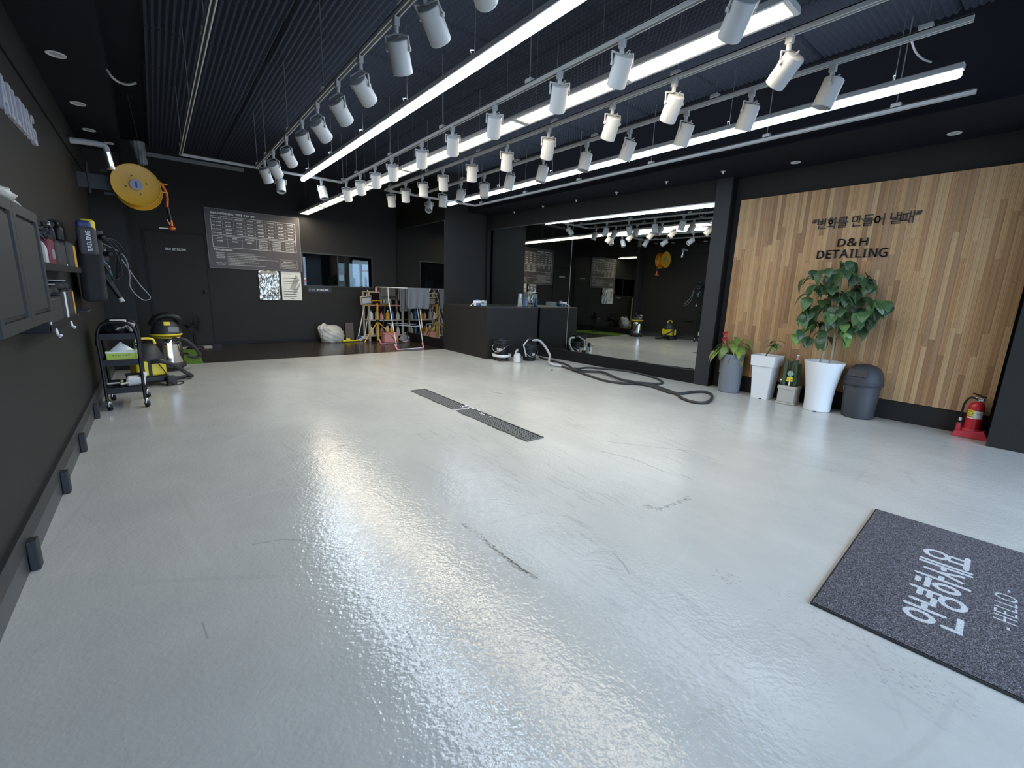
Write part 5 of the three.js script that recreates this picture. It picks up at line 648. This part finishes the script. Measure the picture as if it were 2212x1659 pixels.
{ // anthurium in the grey cylinder
  const c = V(6.335, 0, -2.93), o = thing('potted_anthurium', 'leafy plant with two red leaves in a grey cylinder pot', 'potted plant', c);
  part(o, 'pot', LA([[0, 0], [0.135, 0], [0.142, 0.01], [0.15, 0.5], [0.148, 0.545], [0.136, 0.545], [0.13, 0.5], [0.12, 0.47]], 44), mat(lin(0.17, 0.18, 0.2), 0.8, 0, { bumpMap: again(fineTex, 3, 3), bumpScale: 0.002 })); soilDisc(o, 0.135, 0.49);
  const L = leafShape(0.2, 0.13, 0.5, 0.3), list = [[1572, 735, 0], [1555, 745, 1], [1590, 738, 0], [1562, 757, 2], [1578, 750, 1], [1600, 748, 0], [1612, 742, 1], [1592, 758, 2], [1606, 732, 0], [1598, 764, 2], [1583, 765, 1], [1568, 766, 2], [1552, 758, 2], [1617, 753, 1], [1623, 768, 2], [1580, 742, 0], [1588, 728, 1], [1570, 742, 1]];
  for (const [a, b, k] of list) { const p = upright(a, b, c).sub(c); p.x = Math.min(p.x + rr(-0.09, 0.03), XR - 0.16 - c.x); p.z += rr(-0.05, 0.05); const h = V(p.x, 0, p.z), out = Math.atan2(p.x + rr(-0.08, 0.02), p.z + rr(-0.06, 0.06)); leaf(o, L, limeLeaf[k], p, out, rr(0.25, 0.75), rr(-0.3, 0.3), rr(0.65, 0.95)); part(o, 'stalk', tube([V(h.x * 0.12, 0.49, h.z * 0.12), V(h.x * 0.6, (p.y + 0.53) / 2 + 0.04, h.z * 0.6), p], 0.0045, 10, 5), M.stem); }
  for (const [a, b] of [[1568, 717], [1566, 729]]) { const p = upright(a, b, c).sub(c); leaf(o, L, redLeaf, p, -1.2, 0.2, 0.3, 0.55); part(o, 'stalk', tube([V(0, 0.5, 0), V(p.x * 0.5, 0.6, p.z * 0.5), p], 0.004, 10, 5), M.stem); }
}
{ // small plant in the square white planter
  const c = V(6.34, 0, -2.475), o = thing('potted_sapling', 'small sapling in a tall square white planter with a collar', 'potted plant', c), q = Math.SQRT2;
  const sq = (p) => new THREE.LatheGeometry(p.map(([x, y]) => new THREE.Vector2(x * q, y)), 4, Math.PI / 4).toNonIndexed(), flat = (g) => { g.computeVertexNormals(); return g; };
  part(o, 'planter', flat(sq([[0, 0], [0.098, 0], [0.1, 0.005], [0.128, 0.46], [0.0, 0.46]])), M.white); part(o, 'collar', flat(sq([[0.122, 0.44], [0.142, 0.445], [0.15, 0.585], [0.138, 0.585], [0.13, 0.52]])), M.white); part(o, 'soil', at(BX(0.26, 0.01, 0.26), 0, 0.53, 0), M.soil); part(o, 'foot_notch', at(BX(0.004, 0.012, 0.03), -0.1, 0.006, 0.02), M.black);
  part(o, 'stem', MG([tube([V(-0.02, 0.53, -0.03), V(-0.01, 0.62, 0), V(0.0, 0.72, 0.05), V(0.0, 0.78, 0.06)], 0.007, 16, 6), tube([V(-0.02, 0.53, -0.03), V(-0.02, 0.63, 0.0), V(0.02, 0.7, 0.02)], 0.006, 12, 6)]), M.stem);
  const L = leafShape(0.13, 0.055, 0.35, 0); for (let i = 0; i < 11; i++) leaf(o, L, greens[1 + i % 3], [0.0 + rr(-0.02, 0.02), 0.71 + rr(0, 0.09), 0.05 + rr(-0.02, 0.02)], i * 0.62, rr(-0.2, 0.5), 0, rr(0.7, 1.0));
}
{ // cactus trough
  const p0 = onY(1692, 873), c = V(6.31, 0, -2.145), o = thing('potted_cactus', 'small beige square pot of thin cactus columns', 'potted plant', c, 0), ceramic = mat(lin(0.44, 0.41, 0.36), 0.5);
  part(o, 'pot', at(RB(0.2, 0.2, 0.2, 0.015, 3), 0, 0.12, 0), ceramic); part(o, 'rim', at(RB(0.215, 0.05, 0.215, 0.01, 3), 0, 0.215, 0), ceramic); part(o, 'saucer', at(RB(0.22, 0.022, 0.22, 0.008), 0, 0.012, 0), ceramic); part(o, 'soil', at(BX(0.19, 0.01, 0.19), 0, 0.238, 0), M.soil);
  const cact = mat(lin(0.075, 0.11, 0.065), 0.8); for (const [x, z, h] of [[-0.05, -0.06, 0.3], [0.02, -0.07, 0.32], [-0.02, 0.0, 0.29], [0.05, 0.02, 0.34], [-0.03, 0.06, 0.33], [0.04, 0.075, 0.28], [0.07, -0.03, 0.3]]) { const g = new THREE.CylinderGeometry(0.018, 0.021, h, 20, 6), q = g.attributes.position; for (let i = 0; i < q.count; i++) { const a = Math.atan2(q.getZ(i), q.getX(i)), k = 1 + 0.14 * Math.cos(a * 10); q.setX(i, q.getX(i) * k); q.setZ(i, q.getZ(i) * k); } g.computeVertexNormals(); part(o, 'cactus_column', MG([g.translate(0, h / 2, 0), new THREE.SphereGeometry(0.018, 14, 8).translate(0, h, 0)]), cact, [x, 0.23, z], [rr(-0.06, 0.06), 0, rr(-0.06, 0.06)]); }
  const pick = thing('yellow_pick', 'yellow sign pick with a hexagon top stuck in the cactus pot', 'plant pick', [c.x - 0.085, 0.24, c.z + 0.015]); part(pick, 'stick', RB(0.006, 0.13, 0.014, 0.002), M.white, [0, 0.06, 0]); part(pick, 'hexagon', at(CY(0.04, 0.04, 0.008, 6), 0, 0.16, 0, 0, 0, Math.PI / 2), mat(lin(0.25, 0.36, 0.3), 0.5)); part(pick, 'sign_board', MG([at(RB(0.006, 0.028, 0.07, 0.002), -0.002, 0.1, 0), at(RB(0.006, 0.02, 0.075, 0.002), -0.003, 0.07, 0)]), M.yellow);
  const bead = thing('pink_ornament', 'tiny pink and white ornament on top of a cactus column', 'ornament', [c.x + 0.045, 0.572, c.z + 0.025]); part(bead, 'skirt', new THREE.ConeGeometry(0.022, 0.045, 14), M.pink, [0, 0.022, 0]); part(bead, 'ball', new THREE.SphereGeometry(0.013, 14, 10), M.white, [0, 0.052, 0]);
  const pick2 = thing('white_pick', 'small white flower pick at the corner of the cactus pot', 'plant pick', [c.x - 0.08, 0.24, c.z - 0.085]); part(pick2, 'stick', CY(0.003, 0.003, 0.06, 6), M.stem, [0, 0.03, 0]); part(pick2, 'flower', new THREE.SphereGeometry(0.012, 10, 8), M.white, [0, 0.065, 0]);
}
{ // large leafy tree in the white round planter
  const c = V(6.255, 0, -1.795), o = thing('potted_tree', 'tall dark leaved tree in a white waisted round planter', 'potted plant', c);
  part(o, 'planter', LA([[0, 0], [0.135, 0], [0.14, 0.008], [0.142, 0.12], [0.155, 0.3], [0.185, 0.48], [0.208, 0.6], [0.204, 0.606], [0.196, 0.6], [0.17, 0.48], [0.16, 0.42]], 52), M.white); soilDisc(o, 0.178, 0.53); part(o, 'foot_notch', at(BX(0.006, 0.01, 0.035), -0.139, 0.006, 0.02), M.black);
  const up = (a, b) => upright(a, b, c).sub(c), trunkA = [V(-0.02, 0.52, -0.05), up(1783, 745), up(1784, 700), up(1779, 668)], trunkB = [V(0.0, 0.52, 0.05), up(1802, 735), up(1805, 690), up(1812, 640), up(1817, 600), up(1824, 586)];
  part(o, 'trunk', tube(trunkA, 0.013, 30, 10), M.trunk); part(o, 'trunk', tube(trunkB, 0.014, 40, 10), M.trunk);
  const L = [leafShape(0.16, 0.125, 0.45, 0.2), leafShape(0.16, 0.11, 0.65, 0.2), leafShape(0.15, 0.13, 0.35, 0.25)];
  const pts = [[1826, 582], [1818, 580], [1834, 584], [1745, 612], [1761, 602], [1777, 601], [1800, 605], [1816, 601], [1833, 603], [1849, 614], [1868, 608], [1888, 620], [1876, 633], [1850, 604], [1761, 636], [1748, 652], [1773, 631], [1800, 641], [1815, 641], [1838, 641], [1854, 634], [1786, 634], [1828, 648], [1745, 667], [1762, 668], [1781, 663], [1822, 664], [1846, 660], [1864, 661], [1885, 664], [1910, 671], [1890, 684], [1900, 662], [1873, 676], [1731, 692], [1744, 682], [1762, 677], [1791, 683], [1807, 680], [1825, 686], [1854, 690], [1867, 693], [1885, 702], [1722, 728], [1742, 707], [1755, 717], [1747, 738], [1768, 712], [1773, 729], [1789, 719], [1817, 704], [1830, 722], [1843, 705], [1855, 722], [1817, 731], [1770, 741], [1781, 738], [1840, 690], [1800, 695], [1750, 700]];
  const spine = trunkB.concat(trunkA);
  for (const [a, b] of pts) {
    const p = up(a, b); const dep = rr(-0.2, 0.12); p.addScaledVector(V(c.x, 0, c.z).normalize(), dep);
    const near = spine.reduce((m, s) => (Math.abs(s.y - p.y + 0.05) < Math.abs(m.y - p.y + 0.05) ? s : m)), yaw = Math.atan2(p.x - near.x, p.z - near.z), lower = b > 700 && a < 1850;
    for (let k = 0; k < 3; k++) { const q = p.clone().add(V(rr(-0.04, 0.04), rr(-0.01, 0.05), rr(-0.04, 0.04))); q.x = Math.min(q.x, XR - 0.2 - c.x); q.y += 0.045; leaf(o, L[(rnd() * 3) | 0], lower && rnd() < 0.6 ? greens[3] : greens[(rnd() * 3) | 0], q, yaw * 0.4 - 0.9 + rr(-1.1, 1.1), rr(0.3, 1.1), rr(-0.4, 0.4), rr(0.7, 1.05)); }
    if (rnd() < 0.55) part(o, 'twig', tube([near, near.clone().lerp(p, 0.5).add(V(0, 0.03, 0)), p], 0.0035, 10, 5), M.stem);
  }
}
{ // swing lid bin
  const c = V(6.325, 0, -1.405), o = thing('swing_bin', 'black round waste bin with a domed swing lid', 'bin', c, -0.2), m = mat(lin(0.035, 0.036, 0.04), 0.6);
  part(o, 'body', LA([[0, 0], [0.145, 0], [0.152, 0.012], [0.175, 0.4], [0, 0.4]], 44), m); part(o, 'lid_ring', LA([[0.176, 0.38], [0.188, 0.385], [0.19, 0.415], [0.184, 0.425], [0.168, 0.43]], 44), m); part(o, 'dome', LA([[0.184, 0.42], [0.181, 0.47], [0.167, 0.525], [0.138, 0.575], [0.095, 0.607], [0.04, 0.622], [0, 0.624]], 44), m);
  part(o, 'swing_flap', at(RB(0.012, 0.085, 0.19, 0.005), -0.163, 0.525, 0.0, 0, 0, -0.42), M.charcoal); part(o, 'latch', at(RB(0.01, 0.035, 0.025, 0.003), -0.178, 0.38, 0.0), M.charcoal);
  const g = new THREE.CylinderGeometry(0.1745, 0.172, 0.05, 8, 1, true, -Math.PI / 2 - 1.1, 0.34); part(o, 'sticker', g, mat(0xffffff, 0.5, 0, { side: THREE.DoubleSide, map: canvasTex(64, 64, (k) => { k.fillStyle = 'rgb(30,30,32)'; k.fillRect(0, 0, 64, 64); k.fillStyle = 'rgb(200,200,196)'; for (let i = 0; i < 4; i++) k.fillRect(6, 8 + i * 14, 46 + (i % 2) * 8, 8); }) }), [0, 0.335, 0]);
}
{ // fire extinguisher on its base
  const c = onY(2100, 945).add(V(0, 0, -0.02)), base = thing('extinguisher_base', 'red plastic floor base under the fire extinguisher', 'base', c, 0.06);
  const s = new THREE.Shape([[-0.13, 0], [0.13, 0], [0.11, 0.045], [-0.09, 0.075]].map(([x, y]) => new THREE.Vector2(x, y))); part(base, 'tray', new THREE.ExtrudeGeometry(s, { depth: 0.16, bevelEnabled: true, bevelSize: 0.005, bevelThickness: 0.005, bevelSegments: 2 }).translate(0, 0.005, -0.08).rotateY(Math.PI / 2), M.redBase); part(base, 'collar', at(LA([[0.062, 0.05], [0.075, 0.05], [0.075, 0.09], [0.064, 0.092]], 28), 0, 0, 0), M.redBase); part(base, 'hose_cup', at(CY(0.02, 0.022, 0.09, 14), -0.02, 0.09, -0.095), M.redBase);
  const o = thing('fire_extinguisher', 'red fire extinguisher with a yellow and white label by the pillar', 'fire extinguisher', [c.x, 0.055, c.z], 0.06);
  part(o, 'cylinder', LA([[0, 0], [0.058, 0], [0.062, 0.008], [0.062, 0.25], [0.056, 0.285], [0.035, 0.31], [0.016, 0.318], [0, 0.318]], 40), M.red); part(o, 'valve', MG([at(CY(0.016, 0.018, 0.03, 16), 0, 0.33, 0), at(RB(0.1, 0.02, 0.024, 0.006), -0.015, 0.352, 0, 0, 0.9, 0.1)]), M.chrome); part(o, 'lever', at(RB(0.12, 0.012, 0.022, 0.004), 0.015, 0.378, 0, 0, 0.9, 0.16), M.black); part(o, 'gauge', at(CY(0.016, 0.016, 0.012, 16), -0.03, 0.345, 0.02, 0, 0, Math.PI / 2), M.chrome);
  part(o, 'hose', tube([V(0, 0.345, -0.01), V(-0.02, 0.35, -0.06), V(-0.02, 0.29, -0.09), V(-0.02, 0.16, -0.095), V(-0.02, 0.08, -0.095)], 0.009, 40, 8), M.black); part(o, 'hose_clip', at(CY(0.012, 0.012, 0.03, 12), -0.02, 0.12, -0.095), M.white);
  const lab = new THREE.CylinderGeometry(0.0626, 0.0626, 0.085, 24, 1, true, -Math.PI / 2 - 1.05, 2.1); part(o, 'label', lab, mat(0xffffff, 0.4, 0, { side: THREE.DoubleSide, map: canvasTex(256, 96, (k) => { k.fillStyle = 'rgb(226,204,70)'; k.fillRect(0, 0, 118, 80); k.fillStyle = 'rgb(228,230,232)'; k.fillRect(118, 0, 138, 80); k.fillStyle = 'rgb(235,225,215)'; k.fillRect(0, 80, 256, 16); k.fillStyle = 'rgb(120,108,30)'; k.fillRect(14, 10, 60, 12); k.fillRect(14, 34, 40, 8); k.fillRect(14, 50, 70, 6); k.beginPath(); k.arc(94, 36, 9, 0, 7); k.fill(); k.fillStyle = 'rgb(60,60,66)'; k.fillRect(118, 0, 138, 7); k.fillStyle = 'rgb(150,155,165)'; k.fillRect(150, 28, 20, 18); k.fillRect(182, 28, 20, 18); k.fillRect(214, 28, 20, 18); k.fillStyle = 'rgb(90,84,60)'; k.fillRect(0, 72, 118, 8); }) }), [0, 0.19, 0]);
}

// ---------------------------------------------------------------- door mat and floor drains
{
  const W = 1.385, D = 0.9, o = thing('door_mat', 'dark grey loop pile door mat printed with a white greeting', 'mat', [2.839, 0, -0.0935], 0.06);
  const nn = layers(512, [[128, 0.5], [256, 0.5]]);
  const print = canvasTex(1668, 1080, (c, w, h) => {
    const sm = document.createElement('canvas'); sm.width = sm.height = 512; const k = sm.getContext('2d'), im = k.createImageData(512, 512); for (let i = 0; i < 512 * 512; i++) { const v = 76 + (nn[i] - 0.5) * 190; im.data[i * 4] = v + 4; im.data[i * 4 + 1] = v; im.data[i * 4 + 2] = v + 5; im.data[i * 4 + 3] = 255; } k.putImageData(im, 0, 0);
    for (let y = 0; y < h; y += 512) for (let x = 0; x < w; x += 512) c.drawImage(sm, x, y);
    const X = (m) => (m + W / 2) / W * w, Y = (m) => (m + D / 2) / D * h; c.strokeStyle = 'rgb(196,198,200)'; c.lineCap = 'round';
    const x0 = -0.475, x1 = 0.37, y0 = -0.175, y1 = 0.005, u = (x1 - x0) / 5;
    ['an', 'nyeong', 'ha', 'se', 'yo'].forEach((s, i) => paintHangul(c, s, X(x0 + u * (i + 0.04)), Y(y0), X(u * 0.92) - X(0), Y(y1) - Y(y0), 27));
    c.fillStyle = 'rgb(186,188,190)'; c.textAlign = 'center'; c.textBaseline = 'top'; c.font = '118px sans-serif'; c.fillText('- HELLO -', X((x0 + x1) / 2), Y(0.07), 640);
    for (let i = 0; i < 9000; i++) { c.fillStyle = 'rgba(60,58,62,0.5)'; c.fillRect(rr(0, w), rr(0, h), rr(1, 4), rr(1, 3)); }
  });
  const pileTex = again(dataTex(512, (i) => nn[i]), 3, 2);
  part(o, 'backing', RB(W, 0.006, D, 0.002), M.rubber, [0, 0.0035, 0]); part(o, 'edge', MG([at(RB(W, 0.01, 0.006, 0.002), 0, 0.006, D / 2 - 0.002), at(RB(W, 0.01, 0.006, 0.002), 0, 0.006, -D / 2 + 0.002), at(RB(0.006, 0.01, D, 0.002), -W / 2 + 0.002, 0.006, 0), at(RB(0.006, 0.01, D, 0.002), W / 2 - 0.002, 0.006, 0)]), M.rubber);
  const g = new THREE.PlaneGeometry(W - 0.012, D - 0.012).rotateX(-Math.PI / 2); part(o, 'pile', g, mat(0xffffff, 0.95, 0, { map: print, bumpMap: pileTex, bumpScale: 0.006 }), [0, 0.0125, 0]);
}
for (const [z0, z1, label] of [[...DRAIN.a, 'far iron drain grate set in the floor'], [...DRAIN.b, 'near iron drain grate set in the floor, with a chipped edge']]) {
  const x0 = DRAIN.x0, x1 = DRAIN.x1, o = thing('drain_grate', label, 'drain grate', [(x0 + x1) / 2, 0, (z0 + z1) / 2]), L = z1 - z0, W = x1 - x0, iron = mat(lin(0.15, 0.148, 0.142), 0.6, 0.3);
  part(o, 'channel', MG([at(BX(W, 0.006, L), 0, -0.143, 0), at(BX(0.006, 0.14, L), -W / 2 + 0.003, -0.075, 0), at(BX(0.006, 0.14, L), W / 2 - 0.003, -0.075, 0), at(BX(W, 0.14, 0.006), 0, -0.075, -L / 2 + 0.003), at(BX(W, 0.14, 0.006), 0, -0.075, L / 2 - 0.003)]), mat(lin(0.22, 0.215, 0.2), 0.9));
  const f = [at(BX(0.008, 0.008, L), -W / 2, 0.005, 0), at(BX(0.008, 0.008, L), W / 2, 0.005, 0), at(BX(W, 0.008, 0.008), 0, 0.005, -L / 2), at(BX(W, 0.008, 0.008), 0, 0.005, L / 2)]; part(o, 'frame', MG(f), iron);
  const bars = []; for (let z = -L / 2 + 0.015; z < L / 2; z += 0.032) bars.push(at(BX(W, 0.02, 0.012), 0, -0.006, z)); for (let i = 1; i < 7; i++) bars.push(at(BX(0.012, 0.02, L), -W / 2 + i * W / 7, -0.0055, 0)); part(o, 'grating', MG(bars), iron);
  const chips = []; for (let i = 0; i < 8; i++) chips.push(at(RB(rr(0.008, 0.016), 0.005, rr(0.03, 0.14), 0.002), (rnd() < 0.5 ? -1 : 1) * (W / 2 + 0.008), 0.0035, rr(-L / 2, L / 2), 0, rr(-0.2, 0.2), 0)); part(o, 'chipped_edge', MG(chips), mat(lin(0.1, 0.095, 0.09), 0.8));
  const paint = []; for (let i = 0; i < 9; i++) paint.push(at(new THREE.SphereGeometry(1, 8, 6).scale(rr(0.006, 0.014), 0.004, rr(0.008, 0.02)), rr(0.02, W / 2 + 0.01), 0.008, z0 < -5 ? L / 2 - rr(0, 0.06) : -L / 2 + rr(0, 0.4))); part(o, 'paint_drops', MG(paint), M.white);
}
renderer.render(scene, camera);
